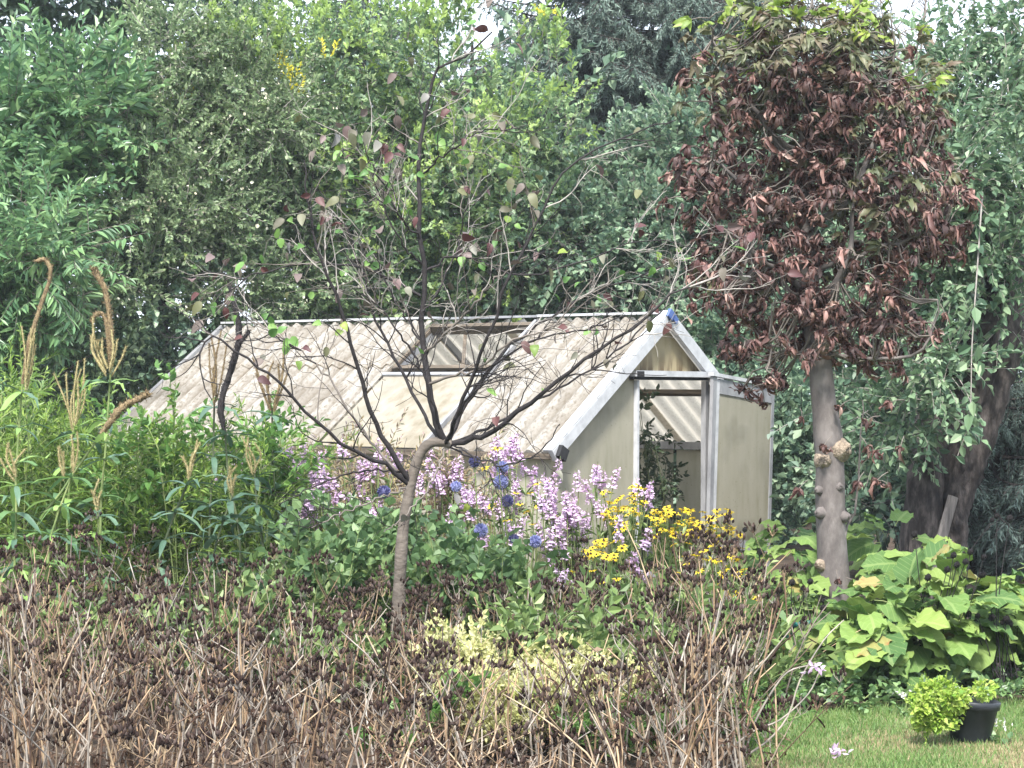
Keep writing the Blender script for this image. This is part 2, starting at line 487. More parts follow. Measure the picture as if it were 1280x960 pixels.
def spray(kind, seed):
    """one shoot with its leaves: y is the shoot's direction, z its upper side"""
    r = np.random.default_rng(seed)
    k = KINDS[kind]
    mb = MB()
    L = k['L'] * r.uniform(.8, 1.2)
    n = k['n']
    bend = r.uniform(-.25, .1) + k.get('droop', 0)
    sway = r.uniform(-.15, .15)
    t = np.linspace(0, 1, 5)
    stem = np.stack([sway * L * t ** 2, L * t, bend * L * t ** 2], -1)
    mb.tube(stem, np.linspace(k.get('tr', .004), .0015, 5), 3, 1)
    for i in range(n):
        tt = (i + .6) / n * (1 - k.get('bare', .15)) + k.get('bare', .15)
        p = np.array([sway * L * tt ** 2, L * tt, bend * L * tt ** 2])
        side = 1 if i % 2 else -1
        ang = r.uniform(.5, 1.25) * (1 - .5 * (tt > .9)) * k.get('ang', 1)
        roll = r.uniform(-.6, .6) + (r.uniform(0, 6.28) if k.get('round') else 0)
        d = np.array([side * math.sin(ang), math.cos(ang), r.uniform(-.35, .35) + k.get('hang', 0)])
        if k.get('round'):
            a = r.uniform(0, 6.28)
            d = np.array([math.sin(ang) * math.cos(a), math.cos(ang), math.sin(ang) * math.sin(a) + k.get('hang', 0)])
        nr = np.array([r.uniform(-.5, .5), r.uniform(-.3, .3), 1.0])
        s = r.uniform(.65, 1.15) * (1 - .3 * max(0, tt - .75) * 4)
        Mx = frames(d[None], nr[None], s)[0]
        mat = 0
        if k.get('tip') and tt > 1 - k['tip']:
            mat = 2
        lp = leaf_lobed(k['l'], k['w']) if k.get('lobed') else leaf6(k['l'], k['w'], r.uniform(.1, .35), r.uniform(-.35, .05), k.get('wide', .38))
        add_leaf(mb, lp, Mx, p, mat)
    for i in range(k.get('flowers', 0)):
        p = np.array([r.uniform(-.5, .5) * L * .5, L * r.uniform(.6, 1.05), r.uniform(0, .05)])
        Mx = frames(r.normal(size=(1, 3)), r.normal(size=(1, 3)), r.uniform(.6, 1.2))[0]
        add_leaf(mb, leaf6(.035, .03, .1, 0), Mx, p, 2)
    return mb.tpl()


KINDS = {
    'small': dict(L=.38, n=20, l=.06, w=.036, round=True),
    'small_flower': dict(L=.38, n=18, l=.06, w=.036, round=True, flowers=5),
    'oak': dict(L=.42, n=14, l=.105, w=.07, lobed=True, round=True),
    'oak_fresh': dict(L=.42, n=15, l=.10, w=.066, lobed=True, round=True, tip=.45),
    'oak_yellow': dict(L=.40, n=12, l=.10, w=.06, lobed=True, round=True, tip=.9),
    'hazel': dict(L=.40, n=13, l=.085, w=.065, round=True, wide=.5),
    'cherry': dict(L=.5, n=11, l=.16, w=.068, hang=-.45, ang=1.0),
    'laurel': dict(L=.55, n=14, l=.14, w=.055, hang=-.1),
    'peach': dict(L=.45, n=14, l=.14, w=.034, hang=-.55),
    'apple': dict(L=.42, n=12, l=.09, w=.052, round=True, hang=-.1),
    'meadow': dict(L=.4, n=20, l=.07, w=.018, round=True, bare=.05),
    'herb': dict(L=.3, n=12, l=.075, w=.04, round=True),
    'ivy': dict(L=.3, n=9, l=.075, w=.07, round=True, wide=.35),
    'tiny': dict(L=.16, n=16, l=.028, w=.020, round=True, tr=.002),
    'fern': dict(L=.22, n=26, l=.045, w=.012, round=False, tr=.002, bare=.05),
}
SPRAYS = {k: [spray(k, 100 + i) for i in range(5)] for k in KINDS}


def foliage(mb, kind, pos, dirs, scale=(.8, 1.25), up=(0, 0, 1), mats=None, upj=.5):
    n = len(pos)
    if n == 0:
        return
    which = rng.integers(0, len(SPRAYS[kind]), n)
    nr = np.array(up) + rng.normal(size=(n, 3)) * upj
    Ms = frames(dirs, nr, rng.uniform(*scale, n))
    for i in range(len(SPRAYS[kind])):
        m = which == i
        mb.scatter(SPRAYS[kind][i], Ms[m], pos[m], mats)


def blob_points(blobs, n, shell=.75, front=.75):
    """points near the surface of the blobs (centre, radius) with outward directions, most on the near side"""
    c = np.array([b[0] for b in blobs], float)
    r = np.array([np.broadcast_to(b[1], (3,)) for b in blobs], float)
    wgt = (r[:, 0] * r[:, 2]); wgt = wgt / wgt.sum()
    i = rng.choice(len(blobs), n, p=wgt)
    d = rdir(n)
    flip = (d[:, 1] > 0) & (rng.random(n) < front)
    d[flip, 1] *= -1
    rad = shell + (1.02 - shell) * rng.random(n) ** .7
    p = c[i] + d * r[i] * rad[:, None]
    out = unit(d / r[i])
    return p, out


def sub_blobs(main, n, rr):
    """breaks a big crown into clumps"""
    p, o = blob_points(main, n, shell=.55, front=.6)
    return [(p[k], np.array([1, 1, .85]) * rng.uniform(*rr)) for k in range(n)]


# ================================================================== SETTING
def ground():
    m, t, pr, out = new_mat('lawn and soil')
    tc = t.nodes.new('ShaderNodeTexCoord')
    n1 = t.nodes.new('ShaderNodeTexNoise'); n1.inputs['Scale'].default_value = 1.1; n1.inputs['Detail'].default_value = 5
    n2 = t.nodes.new('ShaderNodeTexNoise'); n2.inputs['Scale'].default_value = 45; n2.inputs['Detail'].default_value = 6
    t.links.new(tc.outputs['Object'], n1.inputs['Vector']); t.links.new(tc.outputs['Object'], n2.inputs['Vector'])
    r1 = ramp(t, [(.085, .13, .035), (.12, .16, .05), (.23, .2, .1)], [.38, .52, .62])
    r2 = ramp(t, [(.45, .45, .45), (1.15, 1.15, 1.15)], [.3, .7])
    t.links.new(n1.outputs[0], r1.inputs[0]); t.links.new(n2.outputs[0], r2.inputs[0])
    mx = t.nodes.new('ShaderNodeMix'); mx.data_type = 'RGBA'; mx.blend_type = 'MULTIPLY'; mx.inputs[0].default_value = 1
    t.links.new(r1.outputs[0], mx.inputs[6]); t.links.new(r2.outputs[0], mx.inputs[7])
    t.links.new(mx.outputs[2], pr.inputs['Base Color']); pr.inputs['Roughness'].default_value = .95
    mb = MB()
    mb.add([(-400, -60, 0), (400, -60, 0), (400, 700, 0), (-400, 700, 0)], [(0, 1, 2, 3)])
    tag(mb.build('ground', [m]), None, None, kind='structure')
    soil = noise_mat('bed soil', [(.025, .018, .013), (.06, .042, .03), (.1, .075, .05)], scale=9, bump=1.0, rough=.95)
    # the planted bed: runs left of the lawn and round behind it
    edge = [(-7, 6.5), (.75, 6.5), (.95, 8.3), (1.12, 9.6), (1.4, 10.4), (2.2, 10.75), (3.4, 11.0), (7.5, 11.8), (9, 30), (-14, 30), (-9, 12)]
    mb = MB()
    mb.add([(x, y, .004) for x, y in edge], [tuple(range(len(edge)))])
    tag(mb.build('flower_bed', [soil]), None, None, kind='structure')


ground()


def in_lawn(x, y):
    ex = np.interp(y, [6.5, 8.3, 9.6, 10.4], [.7, .9, 1.08, 1.36])
    ey = np.interp(x, [1.5, 2.2, 3.4, 7.5], [10.4, 10.75, 11.0, 11.8])
    return (x > ex) & (y < ey)


# ================================================================== GREENHOUSE
GX, GY, GTH = 0.333, 16.831, 0.881
GW, GE, GR, GL, GD = 1.512, 1.135, 2.223, 5.5, 1.748
M['roof'] = None


def roof_material():
    m, t, pr, out = new_mat('weathered corrugated sheet')
    tc = t.nodes.new('ShaderNodeTexCoord')
    n = t.nodes.new('ShaderNodeTexNoise'); n.inputs['Scale'].default_value = 3; n.inputs['Detail'].default_value = 8
    n2 = t.nodes.new('ShaderNodeTexNoise'); n2.inputs['Scale'].default_value = 46; n2.inputs['Detail'].default_value = 5
    n2.inputs['Roughness'].default_value = .75
    t.links.new(tc.outputs['Object'], n.inputs['Vector'])
    mp = t.nodes.new('ShaderNodeMapping'); mp.inputs['Scale'].default_value = (.6, 1.2, .6)
    t.links.new(tc.outputs['Object'], mp.inputs[0]); t.links.new(mp.outputs[0], n2.inputs['Vector'])
    r = ramp(t, [(.33, .305, .275), (.45, .428, .398), (.54, .525, .50)], [.36, .5, .66])
    r2 = ramp(t, [(.32, .28, .22), (.88, .87, .85), (1.1, 1.1, 1.1)], [.36, .49, .64])
    t.links.new(n.outputs[0], r.inputs[0]); t.links.new(n2.outputs[0], r2.inputs[0])
    mx = t.nodes.new('ShaderNodeMix'); mx.data_type = 'RGBA'; mx.blend_type = 'MULTIPLY'; mx.inputs[0].default_value = 1
    t.links.new(r.outputs[0], mx.inputs[6]); t.links.new(r2.outputs[0], mx.inputs[7])
    # grime deepened with painted shade in the valleys so the corrugation shows: the sheet carries it as an attribute
    at = t.nodes.new('ShaderNodeAttribute'); at.attribute_name = 'valley'
    ma = t.nodes.new('ShaderNodeMath'); ma.operation = 'MULTIPLY'; ma.inputs[1].default_value = .62
    t.links.new(at.outputs['Fac'], ma.inputs[0])
    m2 = t.nodes.new('ShaderNodeMix'); m2.data_type = 'RGBA'
    t.links.new(ma.outputs[0], m2.inputs[0]); t.links.new(mx.outputs[2], m2.inputs[6]); m2.inputs[7].default_value = (.21, .175, .13, 1)
    t.links.new(m2.outputs[2], pr.inputs['Base Color']); pr.inputs['Roughness'].default_value = .85
    tr = t.nodes.new('ShaderNodeBsdfTranslucent'); tr.inputs[0].default_value = (.70, .64, .54, 1)
    ms = t.nodes.new('ShaderNodeMixShader'); ms.inputs[0].default_value = .5
    t.links.new(pr.outputs[0], ms.inputs[1]); t.links.new(tr.outputs[0], ms.inputs[2]); t.links.new(ms.outputs[0], out.inputs[0])
    return m


M['roof'] = roof_material()


def panel_material(name, cols, streak, stain_z):
    """greened twin-wall sheet: vertical algae streaks, heavier near height stain_z"""
    m, t, pr, out = new_mat(name)
    tc = t.nodes.new('ShaderNodeTexCoord')
    mp = t.nodes.new('ShaderNodeMapping'); mp.inputs['Scale'].default_value = (11, 11, 2.2)
    t.links.new(tc.outputs['Object'], mp.inputs[0])
    n = t.nodes.new('ShaderNodeTexNoise'); n.inputs['Scale'].default_value = 1.0; n.inputs['Detail'].default_value = 7
    t.links.new(mp.outputs[0], n.inputs['Vector'])
    n2 = t.nodes.new('ShaderNodeTexNoise'); n2.inputs['Scale'].default_value = 1.8; n2.inputs['Detail'].default_value = 4
    t.links.new(tc.outputs['Object'], n2.inputs['Vector'])
    ad = t.nodes.new('ShaderNodeMath'); ad.operation = 'MULTIPLY_ADD'; ad.inputs[1].default_value = .5
    t.links.new(n.outputs[0], ad.inputs[0]); 
    hf = t.nodes.new('ShaderNodeMath'); hf.operation = 'MULTIPLY'; hf.inputs[1].default_value = .5
    t.links.new(n2.outputs[0], hf.inputs[0]); t.links.new(hf.outputs[0], ad.inputs[2])
    r = ramp(t, cols, [.36, .48, .62])
    t.links.new(ad.outputs[0], r.inputs[0])
    sx = t.nodes.new('ShaderNodeSeparateXYZ'); t.links.new(tc.outputs['Object'], sx.inputs[0])
    mr = t.nodes.new('ShaderNodeMapRange'); mr.inputs[1].default_value = stain_z + .22; mr.inputs[2].default_value = stain_z
    mr.inputs[3].default_value = 0; mr.inputs[4].default_value = 1
    t.links.new(sx.outputs[2], mr.inputs[0])
    st = ramp(t, [(0, 0, 0), (1, 1, 1)], [.42, .56])
    t.links.new(n.outputs[0], st.inputs[0])
    mu = t.nodes.new('ShaderNodeMath'); mu.operation = 'MULTIPLY'
    t.links.new(mr.outputs[0], mu.inputs[0]); t.links.new(st.outputs[0], mu.inputs[1])
    m2 = t.nodes.new('ShaderNodeMix'); m2.data_type = 'RGBA'
    t.links.new(mu.outputs[0], m2.inputs[0]); t.links.new(r.outputs[0], m2.inputs[6]); m2.inputs[7].default_value = (*streak, 1)
    sm = ramp(t, [(0, 0, 0), (.55, .55, .55)], [.55, .72])
    t.links.new(n2.outputs[0], sm.inputs[0])
    n3 = t.nodes.new('ShaderNodeTexNoise'); n3.inputs['Scale'].default_value = 60; n3.inputs['Detail'].default_value = 3
    t.links.new(tc.outputs['Object'], n3.inputs['Vector'])
    sp = ramp(t, [(0, 0, 0), (.5, .5, .5)], [.66, .74]); t.links.new(n3.outputs[0], sp.inputs[0])
    mxs = t.nodes.new('ShaderNodeMath'); mxs.operation = 'MAXIMUM'
    t.links.new(sm.outputs[0], mxs.inputs[0]); t.links.new(sp.outputs[0], mxs.inputs[1])
    m3 = t.nodes.new('ShaderNodeMix'); m3.data_type = 'RGBA'
    t.links.new(mxs.outputs[0], m3.inputs[0]); t.links.new(m2.outputs[2], m3.inputs[6]); m3.inputs[7].default_value = (.15, .14, .09, 1)
    m2 = m3
    t.links.new(m2.outputs[2], pr.inputs['Base Color']); pr.inputs['Roughness'].default_value = .5
    tr = t.nodes.new('ShaderNodeBsdfTranslucent'); t.links.new(m2.outputs[2], tr.inputs[0])
    ms = t.nodes.new('ShaderNodeMixShader'); ms.inputs[0].default_value = .35
    t.links.new(pr.outputs[0], ms.inputs[1]); t.links.new(tr.outputs[0], ms.inputs[2]); t.links.new(ms.outputs[0], out.inputs[0])
    return m


M['panel'] = panel_material('greened panel', [(.35, .335, .25), (.42, .40, .315), (.46, .44, .36)], (.12, .12, .06), .25)
M['gable_panel'] = panel_material('yellowed panel', [(.40, .335, .20), (.49, .42, .27), (.55, .48, .34)], (.12, .075, .03), 1.76)
M['alu'] = noise_mat('dull aluminium', [(.2, .205, .22), (.3, .305, .32), (.38, .385, .4)], scale=7, rough=.5, metallic=.25, stretch=(1, 1, .4))
M['alu_bright'] = noise_mat('pale aluminium', [(.36, .37, .39), (.48, .49, .51), (.56, .57, .59)], scale=9, rough=.5, metallic=.1)
M['seal_and_shadow'] = noise_mat('dark plastic and shadow', [(.012, .012, .014), (.03, .03, .032)], scale=30)  # dark plastic ends, and the shadow strip below the lintel
M['blue_plastic'] = noise_mat('blue plastic', [(.05, .09, .25), (.09, .15, .36)], scale=20, rough=.5)
M['timber'] = noise_mat('old brown timber', [(.05, .04, .03), (.10, .08, .06), (.16, .13, .1)], scale=6, stretch=(6, .6, 6))
M['vent_sheet'] = panel_material('flat yellowed sheet', [(.26, .225, .16), (.36, .325, .26), (.42, .39, .335)], (.3, .24, .12), 1.0)

gh = thing('greenhouse', 'old greenhouse with corrugated beige roof, open roof vent and sliding door pushed open', 'greenhouse', (GX, GY, 0), GTH)


def slope(b, s, side=-1, off=0.0):
    """point on the roof: b along the ridge, s from ridge 0 to eave 1, off outward"""
    sl = math.hypot(GW, GR - GE)
    nx, nz = (GR - GE) / sl, GW / sl
    return np.array([GW + side * (GW * s + nx * off), b, GR - (GR - GE) * s + nz * off])


def corrugated(b0, b1, s0, s1, side=-1, off=0.02, amp=.024, wave=.177, name='roof_sheet', mat='roof', lift=0.0):
    nb = max(4, int((b1 - b0) / wave * 8))
    bs = np.linspace(b0, b1, nb + 1)
    ss = np.linspace(s0, s1, 7)
    top, val = [], []
    for s in ss:
        for b in bs:
            h = amp * math.cos(b / wave * 2 * math.pi)
            top.append(slope(b, s, side, off + h + lift * (s1 - s) / (s1 - s0)))
            val.append(max(0, -h / amp))
    top = np.array(top)
    n, m_ = len(ss), len(bs)
    i, j = np.meshgrid(np.arange(n - 1), np.arange(m_ - 1), indexing='ij')
    q = (i * m_ + j).ravel()
    mb = MB()
    mb.add(top, np.stack([q, q + 1, q + m_ + 1, q + m_], -1), 0, True)
    o = mb.build(name, [mat], gh)
    at = o.data.attributes.new('valley', 'FLOAT', 'POINT')
    at.data.foreach_set('value', np.array(val, dtype=np.float32))
    return o


# left slope (towards the camera)
corrugated(-.04, .68, .012, 1.05, off=.026)
corrugated(.66, 1.33, .012, 1.05, off=.034)
for b0, b1 in ((2.62, 3.58), (3.55, 4.55), (4.52, GL + .02)):
    corrugated(b0, b1, .34, 1.05, off=.022 if b1 < GL else .03)
    corrugated(b0, b1 - (.07 if b1 > GL else 0), .012, .40, off=.042)
mb = MB()       # flat sheet below the open vent
mb.hexa([slope(b, s, -1, o) for b in (1.35, 2.6) for s in (.47, 1.04) for o in (.012, .018)])
mb.build('flat_roof_sheet', ['vent_sheet'], gh)
# right slope, seen through the door and the vent
for k in range(6):
    corrugated(k * .92 - .04, k * .92 + .94, .012, 1.04, side=1, off=.026 + .008 * (k % 2))
# frame
def member(name, a, b, wd, hg, mat, up=(0, 0, 1)):
    mb = MB(); mb.bar(a, b, wd, hg, up); return mb.build(name, [mat], gh)

sl = math.hypot(GW, GR - GE)
for side in (-1, 1):
    nrm = (side * (GR - GE) / sl, 0, GW / sl)
    member('barge_board', slope(-.07, -.02, side, .0), slope(-.07, 1.06, side, .0), .05, .095, 'alu_bright', nrm)
    member('barge_capping', slope(-.045, -.02, side, .056), slope(-.045, 1.06, side, .056), .095, .016, 'alu_bright', nrm)
    member('rear_barge_board', slope(GL + .05, 0.0, side, .0), slope(GL + .05, 1.04, side, .0), .05, .09, 'alu', nrm)
    for b in (1.34, 2.61, 3.9):
        member('rafter', slope(b, .02, side, -.045), slope(b, 1.0, side, -.045), .035, .06, 'alu', nrm)
    member('purlin', slope(-.0, .55, side, -.05), slope(GL, .55, side, -.05), .045, .045, 'timber', nrm)
    x = 0 if side < 0 else 2 * GW
    member('eave_beam', (x, 0, GE - .05), (x, GL, GE - .05), .06, .07, 'alu')
    member('gutter', (x + side * .075, -.05, GE - .065), (x + side * .075, GL, GE - .065), .07, .045, 'timber')
    for b in (.03, GL):
        member('corner_post', (x, b, 0), (x, b, GE - .09), .09, .09, 'alu')
    for k in range(1, 6):
        member('glazing_bar', (x, k * GL / 6, 0.05), (x, k * GL / 6, GE - .09), .03, .055, 'alu')
    for k in range(6):
        y0, y1 = k * GL / 6 + .018, (k + 1) * GL / 6 - .018; mb = MB(); mb.add([(x, y0, .06), (x, y1, .06), (x, y1, GE - .09), (x, y0, GE - .09)], [(0, 1, 2, 3)]); mb.build('side_panel', ['panel'], gh)
    member('sill', (x, 0, .03), (x, GL, .03), .07, .06, 'alu')
member('ridge_beam', (GW, -.0, GR - .05), (GW, GL, GR - .05), .05, .06, 'alu')
member('ridge_capping', (GW, -.06, GR + .052), (GW, 1.34, GR + .052), .13, .02, 'alu_bright')
member('ridge_capping', (GW, 2.6, GR + .058), (GW, GL + .03, GR + .058), .13, .02, 'alu_bright')
# roof vent opening: head, foot and sides, and the stay that crosses it
member('vent_head', slope(1.36, .05, -1, .0), slope(2.59, .05, -1, .0), .05, .09, 'timber', (-.58, 0, .81))
member('vent_head', (GW + .02, 1.36, GR + .05), (GW + .02, 2.59, GR + .05), .08, .02, 'alu')
member('vent_foot', slope(1.36, .40, -1, .0), slope(2.59, .40, -1, .0), .05, .06, 'timber', (-.58, 0, .81))
member('vent_sill', slope(1.36, .465, -1, .03), slope(2.62, .465, -1, .03), .04, .02, 'alu', (-.58, 0, .81))
member('vent_side', slope(1.355, .02, -1, .03), slope(1.355, 1.03, -1, .03), .03, .04, 'alu', (-.58, 0, .81))
member('vent_side', slope(2.605, .02, -1, .0), slope(2.605, .46, -1, .0), .03, .03, 'timber', (-.58, 0, .81))
member('vent_stay', slope(2.2, .06, -1, -.06), slope(1.75, .42, -1, -.04), .03, .03, 'timber')
member('vent_stay', slope(1.72, .22, 1, -.08), slope(1.36, .24, 1, -.08), .05, .05, 'timber')
# gable
JL, JR = 1.111, 2.157
member('lintel', (1.03, -.035, GD), (2.2, -.05, GD), .09, .05, 'alu_bright')
member('lintel_shadow', (1.03, -.03, GD - .04), (2.17, -.03, GD - .04), .05, .028, 'seal_and_shadow')  # dark strip that paints in the shadow under the lintel
member('door_jamb', (JL, -.02, 0), (JL, -.02, GD - .056), .028, .05, 'alu_bright', (0, 1, 0))
member('door_jamb', (JR + .02, -.0, 0), (JR + .02, -.0, GD - .056), .05, .05, 'alu', (0, 1, 0))
member('threshold', (JL, 0, .03), (JR, 0, .03), .06, .06, 'alu')
member('gable_sill', (.05, 0, .031), (JL - .02, 0, .031), .05, .06, 'alu')
member('gable_sill', (JR + .05, 0, .031), (2 * GW - .05, 0, .031), .05, .06, 'alu')


def gable_sheet(name, poly, y, mat):
    mb = MB()
    n = len(poly)
    v = [(x, y - .006, z) for x, z in poly] + [(x, y + .006, z) for x, z in poly]
    mb.v.append(np.array(v)); mb.n += 2 * n
    mb.f.append((np.array([tuple(range(n))]), 0, False)); mb.f.append((np.array([tuple(range(2 * n - 1, n - 1, -1))]), 0, False))
    mb.f.append((np.array([(i, i + n, (i + 1) % n + n, (i + 1) % n) for i in range(n)]), 0, False))
    return mb.build(name, [mat], gh)


def zs(x):
    return GR - .03 - (GR - GE) * abs(x - GW) / GW


gable_sheet('gable_panel', [(.05, .06), (JL - .016, .06), (JL - .016, zs(JL - .016)), (.05, zs(.05))], 0, 'panel')
gable_sheet('gable_panel', [(JR + .05, .06), (2 * GW - .05, .06), (2 * GW - .05, zs(.05)), (JR + .05, zs(JR + .05))], .012, 'panel')
xt = GW - (GR - .03 - GD - .02) / (GR - GE) * GW
gable_sheet('gable_panel', [(xt + .01, GD + .024), (2 * GW - xt - .01, GD + .024), (GW, GR - .035)], 0, 'gable_panel')
gable_sheet('rear_panel', [(.05, .06), (2 * GW - .05, .06), (2 * GW - .05, zs(.05)), (GW, GR - .035), (.05, zs(.05))], GL, 'panel')
mb = MB(); mb.box((GW - .02, -.105, GR + .035), (.075, .03, .075), rot=Matrix.Rotation(.6, 3, 'Y')); mb.box((GW + .05, -.1, GR - .0), (.07, .028, .05), rot=Matrix.Rotation(.7, 3, 'Y'))
mb.build('ridge_clip', ['blue_plastic'], gh)
mb = MB(); mb.box((-.02, -.11, GE - .04), (.1, .05, .1), rot=Matrix.Rotation(.5, 3, 'Y')); mb.build('gutter_end', ['seal_and_shadow'], gh)
mb = MB(); mb.box((JL - .02, -.065, GD - .005), (.1, .04, .05)); mb.build('track_end', ['seal_and_shadow'], gh)
# sliding door, pushed open to the right and sagging out of square
dr = bpy.data.objects.new('sliding_door', None); COL.objects.link(dr); dr.parent = gh
dr['label'] = 'sagging aluminium sliding door slid past the gable corner'
DW, DH, DZ = 1.0, 1.70, .03


def dpt(x, y, z):
    """door coordinates to greenhouse: racked frame, the far side lower"""
    return np.array([JR - .12 + x + (z - DH) * .045, -.17 + y, DZ + z - .10 * x / DW])


def dbar(name, x0, x1, z0, z1, y0, y1, mat):
    mb = MB()
    mb.hexa([dpt(x, y, z) for x in (x0, x1) for y in (y0, y1) for z in (z0, z1)])
    return mb.build(name, [mat], dr)


dbar('door_stile', 0, .055, 0, DH, -.015, .02, 'alu')
dbar('door_edge', .06, .105, 0, DH - .02, -.012, .014, 'alu_bright')
dbar('door_stile', DW - .04, DW, 0, DH, -.015, .02, 'alu')
dbar('top_rail', .11, DW - .042, DH - .14, DH - .01, -.013, .016, 'alu')
dbar('bottom_rail', .11, DW - .042, .20, .29, -.013, .016, 'alu')
dbar('kick_rail', .11, DW - .042, 0, .05, -.013, .016, 'alu')
dbar('door_panel', .106, DW - .041, .291, DH - .141, -.004, .006, 'panel')
dbar('kick_panel', .106, DW - .041, .051, .199, -.004, .006, 'panel')
mb = MB(); mb.hexa([dpt(x, y, z) for x in (-.02, DW + .03) for y in (-.03, .03) for z in (DH + .004, DH + .035)]); mb.build('door_track', ['alu_bright'], dr)


# ================================================================== BACKGROUND TREES AND SHRUBS
def B(px, py, d, rpx, rpz, ry):
    c = P(px, py, d)
    return (c, np.array([rpx * d / FPX, ry, rpz * d / FPX]))


def trunk_mesh(root, x, y, h, r, lean=(0, 0), mat='bark', name='trunk', limbs=5, spread=1.0, start=.45):
    """a tapered trunk and its limbs, each limb a part"""
    n = 9
    t = np.linspace(0, 1, n)
    pts = np.stack([lean[0] * t ** 1.3 + .05 * np.sin(t * 5 + x), lean[1] * t + .05 * np.cos(t * 4 + y), h * t], -1)
    mb = MB(); mb.tube(pts, r * (1 - .8 * t) + r * .35 * np.exp(-t * 14), 9)
    mb.build(name, [mat], root)
    for i in range(limbs):
        tt = start + (1 - start) * (i + .3) / max(1, limbs)
        p = np.array([np.interp(tt, t, pts[:, k]) for k in range(3)])
        a = i * 2.4 + x
        d = np.array([math.cos(a), math.sin(a) - .3, .6])
        L = spread * (1.2 - .6 * tt)
        e = smooth_path([p, p + d * L * .5 + np.array([0, 0, .08]), p + d * L * np.array([1, 1, .8]) + np.array([0, 0, .2])], 8)
        mb = MB(); mb.tube(e, np.linspace(r * .4 * (1.1 - tt * .6), r * .07, len(e)), 6)
        mb.build('limb', [mat], root)


def leaf_variants(kind, n, mat):
    k = KINDS[kind]
    out = []
    for i in range(n):
        mb = MB()
        V, F = leaf6(k['l'] * rng.uniform(1.0, 1.25), k['w'] * rng.uniform(1, 1.2), rng.uniform(.1, .3), rng.uniform(-.35, -.05), k.get('wide', .38))
        mb.add(V, F)
        mb.tube([(0, -.03, .0), (0, 0.005, 0)], [.002, .0015], 3)
        out.append(mb.mesh('leaf', [mat]))
    return out


def leaf_parts(root, base, kind, mat, pos, dirs, hang):
    mes = leaf_variants(kind, 6, mat)
    nr = np.array([0, -.5, 1.0]) + rng.normal(size=(len(pos), 3)) * .45
    d = dirs * .6 + rng.normal(size=(len(pos), 3)) * .5 + np.array([0, 0, hang])
    Ms = frames(d, nr, rng.uniform(.8, 1.15, len(pos)))
    for i in range(len(pos)):
        put('leaf', mes[i % 6], root, pos[i] - base, Ms[i])


def tree(name, label, cat, foot, main, mix, clumps=40, rr=(.28, .6), height=None, r=.1, limbs=5, lean=(0, 0), group=None,
         leafs=None, trunk=True, upward=.45, spread=1.0, shell=.5, bark='bark', kind=None, extra=None):
    base = np.array([foot[0], foot[1], 0.0])
    t = thing(name, label, cat, base, 0, group)
    if trunk:
        trunk_mesh(t, 0, 0, height or (max(b[0][2] for b in main) * .95), r, lean, bark, limbs=limbs, spread=spread)
    blobs = sub_blobs(main, clumps, rr)
    mb = MB()
    allm = []
    for kindn, mats, count in mix:
        p, o = blob_points(blobs, count, shell=shell)
        d = o + np.array([0, -.1, upward]) + rng.normal(size=(count, 3)) * .4
        keep = p[:, 2] > .05
        idx = []
        for m in mats:
            if m not in allm: allm.append(m)
            idx.append(allm.index(m))
        while len(idx) < 3: idx.append(idx[0])
        foliage(mb, kindn, p[keep], d[keep], mats=idx)
    if extra:
        extra(mb, allm)
    mb.v = [v - base for v in mb.v]
    f = mb.build('foliage', allm, t)
    f['kind'] = 'stuff'
    if leafs:
        kindn, mat, count, hang = leafs
        p, o = blob_points(blobs, count * 3, shell=.95, front=1.0)
        k = (o[:, 1] < -.1) & (p[:, 2] > .1)
        leaf_parts(t, base, kindn, mat, p[k][:count], o[k][:count], hang)
    return t


tree('cherry_tree', 'dark green cherry tree with large drooping leaves in the upper left corner', 'tree', (XG(60, 25.5), 25.5),
     [B(70, 10, 25, 140, 100, 1.2), B(10, 60, 24.5, 110, 90, 1.2), B(280, -14, 26, 110, 42, .9), B(120, -110, 25, 200, 100, 1.5)],
     [('cherry', ('cherry', 'twig'), 900)], clumps=40, rr=(.35, .65), r=.16, leafs=('cherry', 'cherry', 220, -.55), upward=.1, shell=.6)
tree('cherry_laurel', 'upright bright green shrub with long leaves below the dark cherry at the left edge', 'shrub', (XG(40, 21.8), 21.8),
     [B(45, 180, 21.5, 95, 80, .7), B(0, 230, 21, 70, 90, .6), B(110, 200, 21.7, 55, 70, .5)],
     [('laurel', ('laurel', 'twig'), 420)], clumps=22, rr=(.22, .42), r=.05, leafs=('laurel', 'laurel', 200, -.15), upward=.7)
tree('peach_tree', 'small peach tree with narrow hanging leaves at the left edge', 'tree', (XG(20, 20.2), 20.2),
     [B(20, 300, 20, 75, 55, .6), B(60, 350, 20, 60, 60, .5), B(-10, 390, 20, 50, 70, .5)],
     [('peach', ('laurel', 'twig'), 420)], clumps=20, rr=(.2, .38), r=.05, upward=.25)
tree('hawthorn_shrub', 'tall tangled small leaved shrub flecked with cream blossom left of centre', 'shrub', (XG(200, 22.8), 22.8),
     [B(235, 120, 22.6, 110, 95, .9), B(180, 240, 22.2, 110, 90, .9), B(290, 210, 22.6, 95, 110, .9), B(130, 330, 21.8, 90, 80, .8),
      B(330, 330, 22.9, 70, 90, .8), B(300, 90, 23, 60, 60, .7)],
     [('small', ('hedge_small', 'pale_twig'), 2100), ('small_flower', ('hedge_small', 'pale_twig', 'cream'), 260)], clumps=90, rr=(.22, .46), r=.09, limbs=8)
